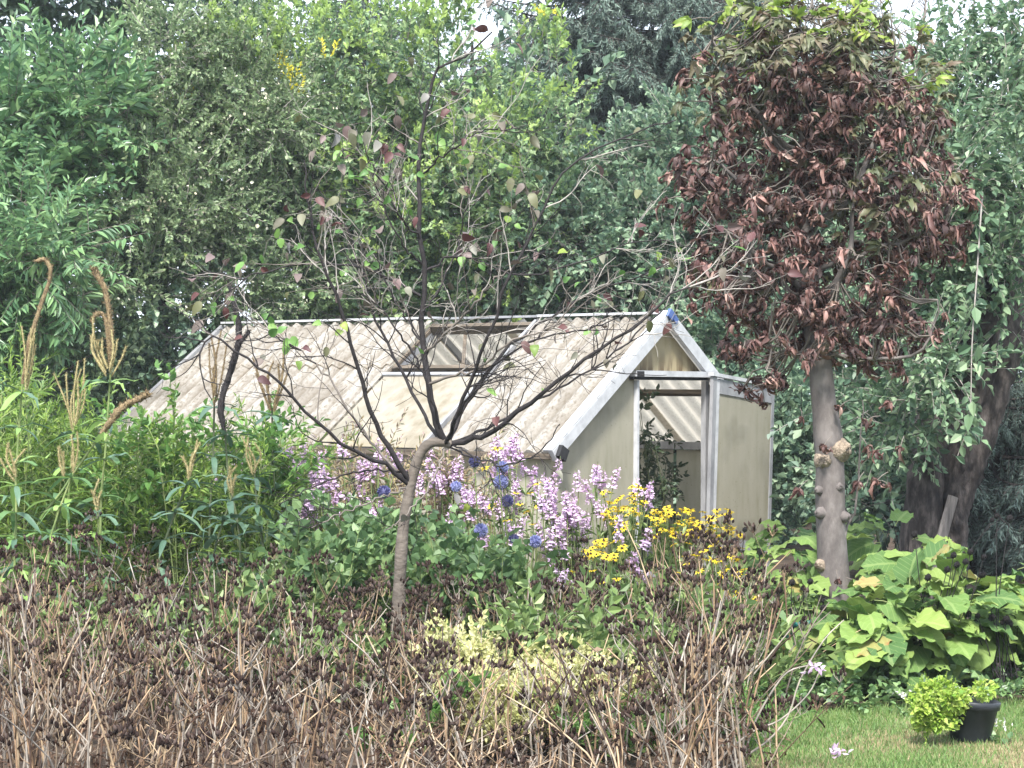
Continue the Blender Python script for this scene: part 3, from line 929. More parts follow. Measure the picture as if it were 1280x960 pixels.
tree('bramble_thicket', 'dark lower thicket behind the roof and tall spikes at left', 'shrub', (XG(130, 22.3), 22.3),
     [B(90, 400, 22, 130, 90, .8), B(230, 400, 22.6, 110, 90, .8), B(60, 520, 21.6, 120, 90, .8), B(200, 500, 23, 120, 90, .6), B(-40, 470, 21.4, 90, 120, .8)],
     [('herb', ('hedge_small', 'dark_twig'), 900), ('hazel', ('hazel', 'dark_twig'), 600)], clumps=70, rr=(.22, .45), trunk=False)


def oak_shoots(mb, allm):
    for m in ('oak_tip', 'oak', 'twig', 'yellow_leaf'):
        if m not in allm: allm.append(m)
    A = allm.index
    for px, py, n, s in ((545, 25, 14, 26), (555, 60, 12, 22), (330, 65, 14, 30), (300, 70, 10, 24), (275, 85, 8, 20), (600, 195, 16, 30), (590, 210, 10, 24), (390, 60, 8, 24), (480, 60, 8, 30),
                         (690, 75, 5, 10), (655, 60, 6, 22), (700, 140, 6, 16), (460, 230, 8, 40), (510, 250, 8, 30)):
        p = np.array([P(px + rng.normal() * s, py + rng.normal() * s * .8, 22.4 + rng.normal() * .15) for _ in range(n * 2)])
        d = np.array([0, -.25, 1]) + rng.normal(size=(n * 2, 3)) * .35
        foliage(mb, 'oak_fresh', p, d, (.7, 1.1), mats=[A('oak'), A('twig'), A('oak_tip')])
    for px, py, n, s in ((360, 105, 7, 9), (375, 130, 3, 7), (205, 215, 6, 8), (690, 25, 2, 5), (405, 78, 2, 3), (215, 140, 4, 12)):
        p = np.array([P(px + rng.normal() * s, py + rng.normal() * s, 22.0 + rng.normal() * .05) for _ in range(n)])
        d = np.array([0, -.4, 1]) + rng.normal(size=(n, 3)) * .4
        foliage(mb, 'oak_yellow', p, d, (.5, .7), mats=[A('oak_tip'), A('twig'), A('yellow_leaf')])


tree('oak_tree', 'young bushy oak with fresh yellow green shoots behind the middle of the roof', 'tree', (XG(500, 24.6), 24.6),
     [B(400, 150, 23.9, 115, 105, .9), B(525, 130, 24.2, 110, 110, 1), B(600, 255, 24.2, 115, 105, 1), B(430, 290, 23.9, 130, 120, .9), B(550, 360, 24.3, 140, 80, .9),
      B(640, 175, 24.5, 45, 50, .6), B(340, 200, 23.6, 70, 80, .7)],
     [('oak', ('oak', 'twig'), 1900), ('oak_fresh', ('oak', 'twig', 'oak_tip'), 480)], clumps=100, rr=(.25, .5), r=.12, limbs=9, extra=oak_shoots)
tree('hazel_shrub', 'bluish green round leaved shrub behind the gable, left of the brown tree', 'shrub', (XG(790, 24.2), 24.2),
     [B(760, 275, 24.3, 90, 80, .9), B(830, 270, 24.0, 90, 85, .9), B(720, 330, 24.2, 100, 80, .9), B(830, 340, 23.8, 100, 80, .9), B(900, 250, 24, 80, 110, .9), B(870, 190, 24.2, 40, 50, .5),
      B(930, 420, 22.6, 80, 70, .7)],
     [('hazel', ('hazel', 'pale_twig'), 2300)], clumps=90, rr=(.25, .48), r=.09, limbs=8)
tree('dark_holly_shrub', 'dark glossy shrub between the open door and the grey trunk', 'shrub', (XG(985, 21.5), 21.5),
     [B(965, 520, 21.3, 50, 70, .6), B(1000, 600, 21.2, 60, 70, .6), B(930, 640, 22, 60, 60, .6)],
     [('hazel', ('hazel', 'dark_twig'), 420)], clumps=26, rr=(.2, .36), trunk=False)
tree('privet_shrub', 'loose green shrub between the grey trunk and the old apple trunk', 'shrub', (XG(1100, 18.5), 18.5),
     [B(1090, 520, 18.4, 50, 70, .5), B(1110, 610, 18.2, 60, 60, .5), B(1060, 440, 18.6, 40, 50, .4), B(1100, 380, 18.6, 60, 50, .5)],
     [('hazel', ('hazel', 'pale_twig'), 480)], clumps=26, rr=(.16, .3), r=.04)


def spruce_tpl(seed):
    """a bough: y outward, hanging twigs set with needles"""
    r = np.random.default_rng(seed)
    mb = MB()
    L = 1.5
    t = np.linspace(0, 1, 6)
    bough = np.stack([0 * t, L * t, -.28 * t + .3 * t ** 2], -1)
    mb.tube(bough, np.linspace(.022, .006, 6), 4, 1)
    tri = np.array([(-.011, 0, 0), (.011, 0, 0), (0, .075, 0)])
    Ms, Ts = [], []
    for i in range(30):
        tt = .12 + .88 * (i + r.random()) / 30
        p = np.array([0, L * tt, -.28 * tt + .3 * tt ** 2])
        side = 1 if i % 2 else -1
        l = (.55 - .3 * tt) * r.uniform(.7, 1.2)
        end = p + np.array([side * l * r.uniform(.3, .6), l * .35, -l * r.uniform(.45, .95)])
        mb.tube([p, (p + end) / 2 + np.array([0, 0, .04]), end], [.005, .004, .002], 3, 1)
        n = int(26 * l / .4)
        for k in range(n):
            q = p + (end - p) * (k + r.random()) / n
            dd = unit(end - p) * .9 + unit(r.normal(size=3)) * .75
            Ms.append(frames(dd[None], r.normal(size=(1, 3)), r.uniform(.8, 1.2))[0]); Ts.append(q)
    mb.scatter((tri, [(np.array([(0, 1, 2)]), 0)]), np.array(Ms), np.array(Ts))
    return mb.tpl()


SPR = [spruce_tpl(i) for i in range(4)]


def spruce(name, label, x, y, h, rad, mat='spruce', zlow=.6, n=90, ztop=None):
    t = thing(name, label, 'tree', (x, y, 0), 0, None)
    mb = MB(); mb.tube([(0, 0, 0), (.03, 0, h * .5), (0, 0, h)], [.2, .12, .02], 8); mb.build('trunk', ['bark'], t)
    mb = MB()
    u = rng.random(n)
    z = zlow + (min(h, ztop or h) - zlow) * u
    a = rng.uniform(0, 2 * math.pi, n)
    a = np.where(rng.random(n) < .45, rng.uniform(math.pi * 1.05, math.pi * 1.95, n), a)
    rr = rad * (1 - z / h) ** .8
    sc = np.clip(rr / 1.5, .25, 1.6) * rng.uniform(.8, 1.1, n)
    d = np.stack([np.cos(a), np.sin(a), rng.uniform(-.2, .15, n)], -1)
    Ms = frames(d, np.tile([0, 0, 1.0], (n, 1)), sc)
    Ts = np.stack([0 * z, 0 * z, z], -1)
    for i in range(4):
        k = np.arange(n) % 4 == i
        mb.scatter(SPR[i], Ms[k], Ts[k])
    o = mb.build('bough', [mat, 'bark'], t)
    o['kind'] = 'stuff'
    return t


mb = MB()
main = [B(px, 300, 27 + (i % 2), 110, 200, 1.0) for i, px in enumerate(range(-80, 1400, 120))] + [B(px, 560, 26, 110, 130, 1.0) for px in range(-80, 1400, 120)]
p, o = blob_points(sub_blobs(main, 300, (.45, .75)), 5500, shell=.4, front=.9)
foliage(mb, 'hazel', p, o + np.array([0, -.1, .3]) + rng.normal(size=p.shape) * .4, (1.3, 2.0), mats=[0, 1, 0])
tag(mb.build('far_wood', ['hazel', 'twig']), None, None, kind='stuff')
spruce('spruce_tree', 'tall blue green spruce with hanging boughs top centre, right of the sky gap', XG(735, 28.5), 28.5, 12.5, 3.0, zlow=2.2, n=300, ztop=8.2)
spruce('spruce_tree', 'spruce filling the gap between the tall spruce and the brown tree', XG(835, 27.6), 27.6, 10.5, 2.8, zlow=2.2, n=260, ztop=7.8)
spruce('spruce_tree', 'spruce farthest left, dark behind the oak tips', XG(450, 29.5), 29.5, 10.5, 2.3, zlow=2.5, n=190, ztop=8)
spruce('spruce_tree', 'spruce showing above the brown leaved tree', XG(930, 29), 29, 11, 2.8, zlow=2.5, n=240, ztop=7.6)
spruce('spruce_tree', 'spruce standing behind the brown tree on its right', XG(1075, 30), 30, 8.2, 2.2, zlow=2, n=120, ztop=8)
spruce('conifer', 'small brownish half dead conifer under the sky gap', XG(588, 28), 28, 6.3, 1.3, 'spruce_dead', zlow=2.5, n=110)
spruce('conifer', 'low dark spruce behind the old apple trunk, bottom right of the wood', XG(1235, 18.6), 18.6, 2.9, 1.7, zlow=.15, n=150)


# ------------------------------------------------------------------ the old apple tree at the right
def apple_tree():
    d0 = 15.6
    base = np.array([XG(1165, d0), d0, 0.0])
    t = thing('apple_tree', 'old apple tree with thick leaning cracked dark trunk at the right', 'tree', base)
    def Q(px, py, dd=0.0):
        return P(px, py, d0 + dd) - base
    mb = MB()
    pts = smooth_path([(0, 0, -.05), Q(1172, 690), Q(1180, 620), Q(1205, 540, -.05), Q(1235, 440, -.1), Q(1258, 370, -.05), Q(1262, 300, .1), Q(1240, 230, .2)], 30)
    rad = np.interp(np.linspace(0, 1, len(pts)), [0, .2, .35, .5, .62, .75, 1], [.25, .24, .23, .25, .24, .16, .10])
    pts = smooth_path(pts, 90); rad = np.interp(np.linspace(0, 1, len(pts)), np.linspace(0, 1, len(rad)), rad) * .86
    NS = 64
    mb.tube(pts, rad, NS)
    v = mb.v[0]                                       # furrowed bark and burrs
    ax = np.repeat(pts, NS, 0)
    ang = np.tile(np.arange(NS) * 2 * math.pi / NS, len(pts)); hh = np.repeat(np.linspace(0, 1, len(pts)), NS)
    ph = np.cumsum(rng.normal(size=len(pts)) * .35); ph = np.repeat(ph, NS)
    lump = 1 + .10 * np.sin(ang * 3 + hh * 9) + .06 * np.sin(ang * 7 + ph) + .07 * np.abs(np.sin(ang * 10 + ph * 1.7 + 2 * np.sin(hh * 40))) - .22 * np.exp(-((np.sin((ang - 4.4) / 2 + .3 * np.sin(hh * 14))) / .07) ** 2) * (hh < .55)
    lump += .05 * np.sin(hh * 120 + ang * 4) * np.sin(ang * 6 + hh * 30) + .025 * rng.normal(size=len(v))
    mb.v[0] = ax + (v - ax) * lump[:, None]
    mb.build('trunk', ['bark'], t)
    # a second stem split off by the dark crack
    mb = MB(); p2 = smooth_path([Q(1145, 720, -.1), Q(1155, 620, -.12), Q(1165, 530, -.1), Q(1180, 440, -.05), Q(1165, 380, .05)], 18)
    mb.tube(p2, np.linspace(.16, .10, len(p2)), 14)
    mb.v[0] += rng.normal(size=mb.v[0].shape) * .009
    mb.build('trunk', ['bark'], t)
    for pl, r0 in (([(1258, 370, 0), (1225, 290, -.2), (1230, 230, -.2), (1250, 170, -.1)], .05), ([(1255, 380, 0), (1215, 300, .2), (1180, 200, .2), (1170, 140, .2)], .06),
                   ([(1180, 440, 0), (1140, 330, .2), (1130, 250, .2)], .05), ([(1262, 300, .1), (1290, 200, .1), (1300, 120, 0)], .06), ([(1240, 230, .2), (1150, 190, 0), (1120, 205, -.1)], .035),
                   ([(1245, 200, 0), (1285, 215, -.3), (1300, 260, -.3)], .02), ([(1250, 250, 0), (1210, 290, -.4), (1190, 330, -.5)], .018)):
        mb = MB(); pth = smooth_path([Q(*q) for q in pl], 12); pth[1:-1] += rng.normal(size=(len(pth) - 2, 3)) * .012
        mb.tube(pth, np.linspace(r0, r0 * .35, len(pth)), 6); mb.build('limb', ['dark_twig' if r0 > .03 else 'pale_twig'], t)
    # the sprig that hangs before the trunk
    hang = smooth_path([Q(1228, 240, -.9), Q(1222, 330, -.95), Q(1215, 430, -1.0), Q(1212, 520, -1.0), Q(1197, 570, -1.0)], 16)
    mb = MB(); mb.tube(hang, np.linspace(.007, .003, len(hang)), 4); mb.build('hanging_sprig', ['pale_twig'], t)
    mes = leaf_variants('apple', 6, 'apple')
    for k in range(34):
        q = hang[min(len(hang) - 1, int(rng.random() ** .8 * len(hang)))]
        M3 = frames((rdir(1) * .7 + np.array([0, -.2, -.6])), np.array([[0, -1, .6]]) + rng.normal(size=(1, 3)) * .3, rng.uniform(.85, 1.25))[0]
        put('leaf', mes[k % 6], t, q + rng.normal(size=3) * .015, M3)
    main = [B(1180, 130, 15.9, 80, 65, .5), B(1250, 180, 15.7, 70, 80, .5), B(1120, 210, 16.2, 50, 70, .5), B(1150, 290, 16.1, 60, 70, .45), B(1230, 300, 15.4, 60, 60, .4), B(1200, 390, 15.2, 70, 50, .35),
            B(1115, 400, 15.8, 50, 50, .35), B(1270, 390, 15.5, 40, 60, .4), B(1160, 480, 15.2, 30, 35, .25), B(1255, 90, 16.2, 60, 50, .5)]
    main += [B(1275, 300, 15.2, 40, 70, .3), B(1225, 60, 16.2, 60, 40, .4), B(1130, 320, 15.6, 50, 50, .3), B(1150, 440, 14.9, 38, 40, .2), B(1120, 500, 15.3, 34, 50, .25), B(1190, 250, 15.3, 60, 60, .3)]
    blobs = sub_blobs(main, 90, (.12, .25))
    p, o = blob_points(blobs, 1350, shell=.4)
    mb = MB(); foliage(mb, 'apple', p - base, o + np.array([0, -.1, .1]) + rng.normal(size=p.shape) * .45, (.6, 1.0), mats=[0, 1, 0])
    mb.build('foliage', ['apple', 'pale_twig'], t)['kind'] = 'stuff'
    p, o = blob_points(blobs, 200, shell=.9, front=1)
    leaf_parts(t, base, 'apple', 'apple', p, o, -.1)


apple_tree()

# bare grey twigs against the sky, upper right
t = thing('bare_tree', 'leafless grey twiggy treetop against the sky in the upper right corner', 'tree', (XG(1190, 22), 22, 0))
tb = np.array([XG(1190, 22), 22, 0.0])
mb = MB(); mb.tube(smooth_path([(0, 0, 0), P(1180, 400, 22) - tb, P(1175, 120, 22) - tb, P(1150, 30, 22) - tb]), np.linspace(.12, .04, 13), 7); mb.build('trunk', ['bark'], t)
mb = MB(); mb.tube([P(1165, 65, 21.8) - tb, P(1152, 28, 21.8) - tb], [.055, .05], 8); mb.build('broken_limb', ['cut_wood'], t)
for i in range(26):
    a = P(rng.uniform(1010, 1290), rng.uniform(70, 160), 22 + rng.normal() * .5) - tb
    b = a + np.array([rng.normal() * .5, rng.normal() * .3, rng.uniform(.6, 1.5)])
    mb = MB(); pth = smooth_path([a, (a + b) / 2 + rng.normal(size=3) * .08, b], 8); mb.tube(pth, np.linspace(.014, .004, len(pth)), 4)
    for k in range(7):
        q = pth[rng.integers(1, len(pth))]
        e = q + np.array([rng.normal() * .22, rng.normal() * .15, rng.uniform(.05, .4)])
        mb.tube([q, (q + e) / 2 + rng.normal(size=3) * .02, e], [.006, .005, .003], 3)
    mb.build('branch', ['twig'], t)

# leaning grey plank beside the apple trunk
t = thing('plank', 'weathered grey plank leaning beside the old apple trunk', 'plank', P(1160, 735, 15))
mb = MB(); mb.bar((0, 0, 0), (.19, .05, .66), .085, .03, (1, -1, .3))
mb.build('board', ['old_board'], t)


# ------------------------------------------------------------------ the brown leaved horse chestnut
def leaflet(l, w, curl, fold, r, seg=5):
    """withered leaflet: curled along its length, rolled about its midrib, crinkled"""
    y = 0.0; z = 0.0; a = 0.15
    V = []
    for i in range(seg + 1):
        s = i / seg
        ww = w * (math.sin(math.pi * min(1, .08 + s ** .8 * .92)) ** .8) * .5
        cr = r.normal() * .006
        V += [(-ww * math.cos(fold), y + r.normal() * .006, z + ww * math.sin(fold) + cr), (r.normal() * .003, y, z), (ww * math.cos(fold), y + r.normal() * .006, z + ww * math.sin(fold) - cr)]
        a -= curl / seg * r.uniform(.4, 1.6)
        y += l / seg * math.cos(a); z += l / seg * math.sin(a)
    F = []
    for i in range(seg):
        for j in range(2):
            q = i * 3 + j
            F.append((q, q + 1, q + 4, q + 3))
    return np.array(V), np.array(F)


def palm_leaf(mat, seed, curl=(1.2, 2.6), l=.16, w=.05, fold=(.5, 1.1), pet=.09, spread=1.25):
    r = np.random.default_rng(seed)
    mb = MB()
    pe = np.array([0, pet, pet * .12])
    mb.tube([(0, 0, 0), pe * .5 + np.array([0, 0, .01]), pe], [.0035, .003, .003], 4, 1)
    n = r.integers(5, 8)
    for i in range(n):
        a = (i - (n - 1) / 2) / ((n - 1) / 2) * spread * r.uniform(.8, 1.1)
        k = l * (1 - .35 * abs(i - (n - 1) / 2) / ((n - 1) / 2)) * r.uniform(.8, 1.15)
        V, F = leaflet(k, w * r.uniform(.8, 1.2), r.uniform(*curl), r.uniform(*fold), r)
        d = np.array([math.sin(a), math.cos(a), r.uniform(-.35, .1)])
        Mx = frames(d[None], np.array([[r.normal() * .4, r.normal() * .3, 1.0]]))[0]
        mb.add(V @ Mx.T + pe, F, 0, True)
    return mb.mesh('leaf', [mat, 'twig'])


def chestnut():
    d0 = 12.0
    base = np.array([XG(1046, d0), d0, 0.0])
    t = thing('chestnut_tree', 'small tree of curled brown withered leaves on a smooth grey knotted trunk', 'tree', base)
    def Q(px, py, dd=0.0):
        return P(px, py, d0 + dd) - base
    pts = smooth_path([(0.0, 0, -.03), Q(1044, 760), Q(1040, 690), Q(1038, 620), Q(1036, 560), Q(1029, 490), Q(1023, 440), Q(1014, 380, .02), Q(1008, 320, .04), Q(1003, 240, .05), Q(1003, 170, .05)], 40)
    s = np.linspace(0, 1, len(pts))
    rad = np.interp(s, [0, .12, .2, .38, .42, .46, .55, .6, .75, .9, 1], [.115, .098, .086, .083, .086, .074, .066, .066, .06, .042, .024])
    mb = MB(); mb.tube(pts, rad, 20)
    ang = np.tile(np.arange(20) * 2 * math.pi / 20, len(pts)); ss = np.repeat(s, 20)
    ax = np.repeat(pts, 20, 0)
    lump = 1 + .03 * np.sin(ang * 3 + ss * 30) + .02 * np.sin(ang * 2 - ss * 55) + .012 * rng.normal(size=len(ax))
    mb.v[0] = ax + (mb.v[0] - ax) * lump[:, None]
    tr = mb.build('trunk', ['chestnut_bark'], t)
    # knots and burrs where limbs were cut
    for px, py, dx, rr_, mat in ((1052, 562, .04, .058, 'cut_wood'), (1030, 575, -.01, .052, 'cut_wood'), (1046, 608, .02, .034, 'chestnut_bark'), (1022, 640, -.06, .03, 'chestnut_bark'), (1056, 645, .06, .028, 'chestnut_bark'),
                                 (1020, 612, -.05, .022, 'chestnut_bark'), (1035, 430, .03, .04, 'cut_wood'), (1022, 705, -.06, .03, 'cut_wood'), (1044, 560, .03, .04, 'cut_wood')):
        mb = MB()
        prof = [(0, rr_ * .75), (rr_ * .35, rr_ * .78), (rr_ * .62, rr_ * .55), (rr_ * .95, rr_ * .1), (rr_ * 1.25, -rr_ * .4), (rr_ * 1.3, -rr_ * .8)]
        c = Q(px, py)
        axd = unit(np.array([dx * 12, -.8, .1]))
        Mx = frames(np.cross(axd, [0, 0, 1.0])[None], axd[None])[0]
        mb.lathe(prof, 12, 0, Mx, c + np.array([0, -.06, 0]))
        mb.v[0] += rng.normal(size=mb.v[0].shape) * rr_ * .09
        mb.build('knot', [mat], t)
    limbs = [([(1023, 440, 0), (1060, 445, -.1), (1120, 450, -.15), (1150, 440, -.2), (1168, 405, -.2), (1172, 375, -.2)], .014),
             ([(1020, 450, 0), (985, 440, -.15), (960, 430, -.25)], .016), ([(1016, 400, 0), (1050, 350, -.1), (1062, 310, -.15), (1066, 240, -.1)], .03),
             ([(1012, 370, 0), (960, 330, -.15), (910, 290, -.2)], .02), ([(1008, 320, 0), (950, 250, -.1), (890, 200, -.1)], .022), ([(1006, 290, 0), (1080, 240, -.05), (1150, 200, -.1)], .022),
             ([(1004, 240, 0), (960, 160, 0), (915, 100, 0), (890, 50, 0)], .02), ([(1003, 180, 0), (1010, 100, 0), (1000, 20, 0)], .02), ([(1066, 240, -.1), (1100, 150, 0), (1120, 60, 0)], .018),
             ([(1010, 340, 0), (1100, 310, -.1), (1180, 280, -.1)], .018), ([(1030, 420, 0), (1090, 380, .2), (1140, 330, .3)], .018), ([(1008, 300, 0), (930, 330, .3), (890, 380, .3)], .016),
             ([(1042, 700, 0), (1068, 640, -.02), (1076, 560, -.05), (1078, 500, -.08)], .009)]
    tips = []
    for pl, r0 in limbs:
        pth = smooth_path([Q(*q) for q in pl], 14)
        pth[1:-1] += rng.normal(size=(len(pth) - 2, 3)) * .008
        mb = MB(); mb.tube(pth, np.linspace(r0, r0 * .35, len(pth)), 7); mb.build('limb', ['chestnut_bark'], t)
        tips += list(pth[len(pth) // 3:])
    tips = np.array(tips)
    # leaves
    browns = [palm_leaf('brown_leaf', i, l=.115, w=.034, curl=(1.2, 4.6), fold=(.5, 1.4)) for i in range(7)] + [palm_leaf('dark_brown_leaf', 20 + i, l=.105, w=.034, curl=(1.6, 3.0)) for i in range(3)]
    olive = [palm_leaf('olive_leaf', 40 + i, curl=(.7, 1.9), fold=(.3, .8), l=.11, w=.034) for i in range(4)]
    lime = [palm_leaf('lime_leaf', 60 + i, curl=(.1, .9), fold=(.15, .45), l=.10, w=.03) for i in range(3)]
    fr = []
    def cluster(n, cx, cy, sx, sy, kinds, dmin=-.55, dmax=.5):
        for _ in range(n):
            u, v = rng.uniform(-1, 1), rng.uniform(-1, 1)
            while u * u + v * v > 1:
                u, v = rng.uniform(-1, 1), rng.uniform(-1, 1)
            dep = math.sqrt(max(0, 1 - u * u - v * v))
            if rng.random() < .2: u, v = u * rng.uniform(1, 1.3), v * rng.uniform(1, 1.25)
            fr.append((Q(cx + u * sx, cy + v * sy, rng.uniform(dmin * dep, dmax * dep)), kinds))
    lobes = [(930, 130, 42), (985, 105, 45), (1045, 100, 45), (1105, 115, 42), (1150, 155, 38), (905, 185, 40), (960, 180, 50), (1030, 170, 55), (1095, 185, 50), (1150, 215, 40), (890, 245, 38), (940, 245, 48), (1000, 240, 50),
             (1065, 250, 50), (1125, 265, 45), (1170, 270, 32), (905, 305, 38), (955, 310, 46), (1010, 310, 45), (1075, 320, 45), (1135, 315, 38), (1180, 300, 24), (920, 365, 36), (965, 375, 45), (1015, 385, 42), (1065, 380, 42), (1110, 375, 32),
             (945, 420, 30), (990, 425, 34), (1050, 425, 34), (1100, 430, 30), (1130, 415, 22), (960, 455, 20), (875, 215, 22), (880, 330, 20), (1190, 245, 18)]
    lobes = [(1028 + (x - 1028) * .93, y, r) for x, y, r in lobes]
    for lx, ly, lr in lobes:
        cluster(int(lr * .24), lx + rng.normal() * 6, ly + rng.normal() * 6, lr * .95, lr * .75, browns, -.55 if rng.random() < .6 else -.2, .1)
    cluster(40, 1110, 200, 70, 120, olive); cluster(36, 1000, 70, 110, 50, olive); cluster(14, 900, 130, 40, 60, olive)
    cluster(22, 1010, 25, 100, 22, lime); cluster(7, 905, 45, 32, 25, lime); cluster(5, 1140, 95, 22, 28, lime); cluster(4, 1100, 45, 30, 20, lime)
    mbt = MB()
    def mkleaf(p, kinds, far=False):
        k = np.argmin(((tips - p) ** 2).sum(1))
        out = unit(p - tips[k] + np.array([0, 0, .03]))
        d = out * np.array([1.2, 1, .4]) * .8 + rng.normal(size=3) * np.array([.75, .45, .4]) + np.array([0, -.25, -.05 if kinds is browns else .25])
        M3 = frames(d[None], np.array([[0, -.4, 1.0]]) + rng.normal(size=(1, 3)) * .35, rng.uniform(.85, 1.25))[0]
        if rng.random() < .6:
            mbt.tube([tips[k], (tips[k] + p) / 2 + np.array([0, 0, -.03]), p], [.006, .005, .004], 4)
        return kinds[rng.integers(len(kinds))], p, M3
    ordered = sorted(fr, key=lambda q: q[0][1])
    for i, (p, kinds) in enumerate(ordered[:300]):
        me, p, M3 = mkleaf(p, kinds); put('leaf', me, t, p, M3)
    rest = ordered[300:]
    mats = ['brown_leaf', 'twig', 'dark_brown_leaf', 'olive_leaf', 'lime_leaf']
    mb = MB()
    def bake(me, p, M3):
        V = np.empty(len(me.vertices) * 3, np.float32); me.vertices.foreach_get('co', V)
        F = np.empty(len(me.polygons) * 4, np.int32); me.loops.foreach_get('vertex_index', F)
        mi = np.empty(len(me.polygons), np.int32); me.polygons.foreach_get('material_index', mi)
        V = V.reshape(-1, 3) @ M3.T + p; F = F.reshape(-1, 4) + mb.n
        lm = mats.index({v.name: k for k, v in M.items()}[me.materials[0].name])
        mb.v.append(V); mb.n += len(V)
        mb.f.append((F[mi == 0], lm, True)); mb.f.append((F[mi == 1], 1, False))
    for p, kinds in rest:
        bake(*mkleaf(p, kinds))
    fr2 = list(fr); fr.clear()
    for lx, ly, lr in lobes:
        cluster(int(lr * .52), lx + rng.normal() * 8, ly + rng.normal() * 8, lr * .9, lr * .7, browns, -.4, .5)
    cluster(120, 1050, 130, 120, 95, olive, -.1, .7); cluster(90, 1010, 260, 130, 150, olive, -.1, .6); cluster(95, 1000, 60, 125, 48, olive, -.4, .5); cluster(40, 1000, 85, 130, 40, browns, -.4, .4); cluster(40, 1000, 40, 115, 40, lime, -.4, .4)
    for p, kinds in fr:
        bake(*mkleaf(p, kinds))
    o = mb.build('foliage', mats, t); o['kind'] = 'stuff'
    mbt.build('twig', ['twig'], t)
    # loose withered leaves hanging low on the trunk and its side shoot
    for px, py, dd in ((1010, 600, -.1), (1045, 712, -.12), (1058, 722, -.13), (1080, 590, -.1), (1095, 600, -.1), (1110, 590, -.1), (1100, 520, -.12), (1130, 500, -.1), (1062, 500, -.1), (1075, 545, -.1), (1000, 510, -.1), (1040, 545, -.12),
                       (1160, 400, -.2), (1175, 380, -.2), (1150, 385, -.2), (1180, 410, -.2), (1112, 560, -.12), (1130, 545, -.1)):
        p = Q(px, py, dd)
        M3 = frames(np.array([[rng.normal() * .6, -.3, -.5]]), np.array([[0, -.6, 1.0]]) + rng.normal(size=(1, 3)) * .3, rng.uniform(.7, 1.0))[0]
        put('leaf', browns[rng.integers(7)], t, p, M3)


chestnut()


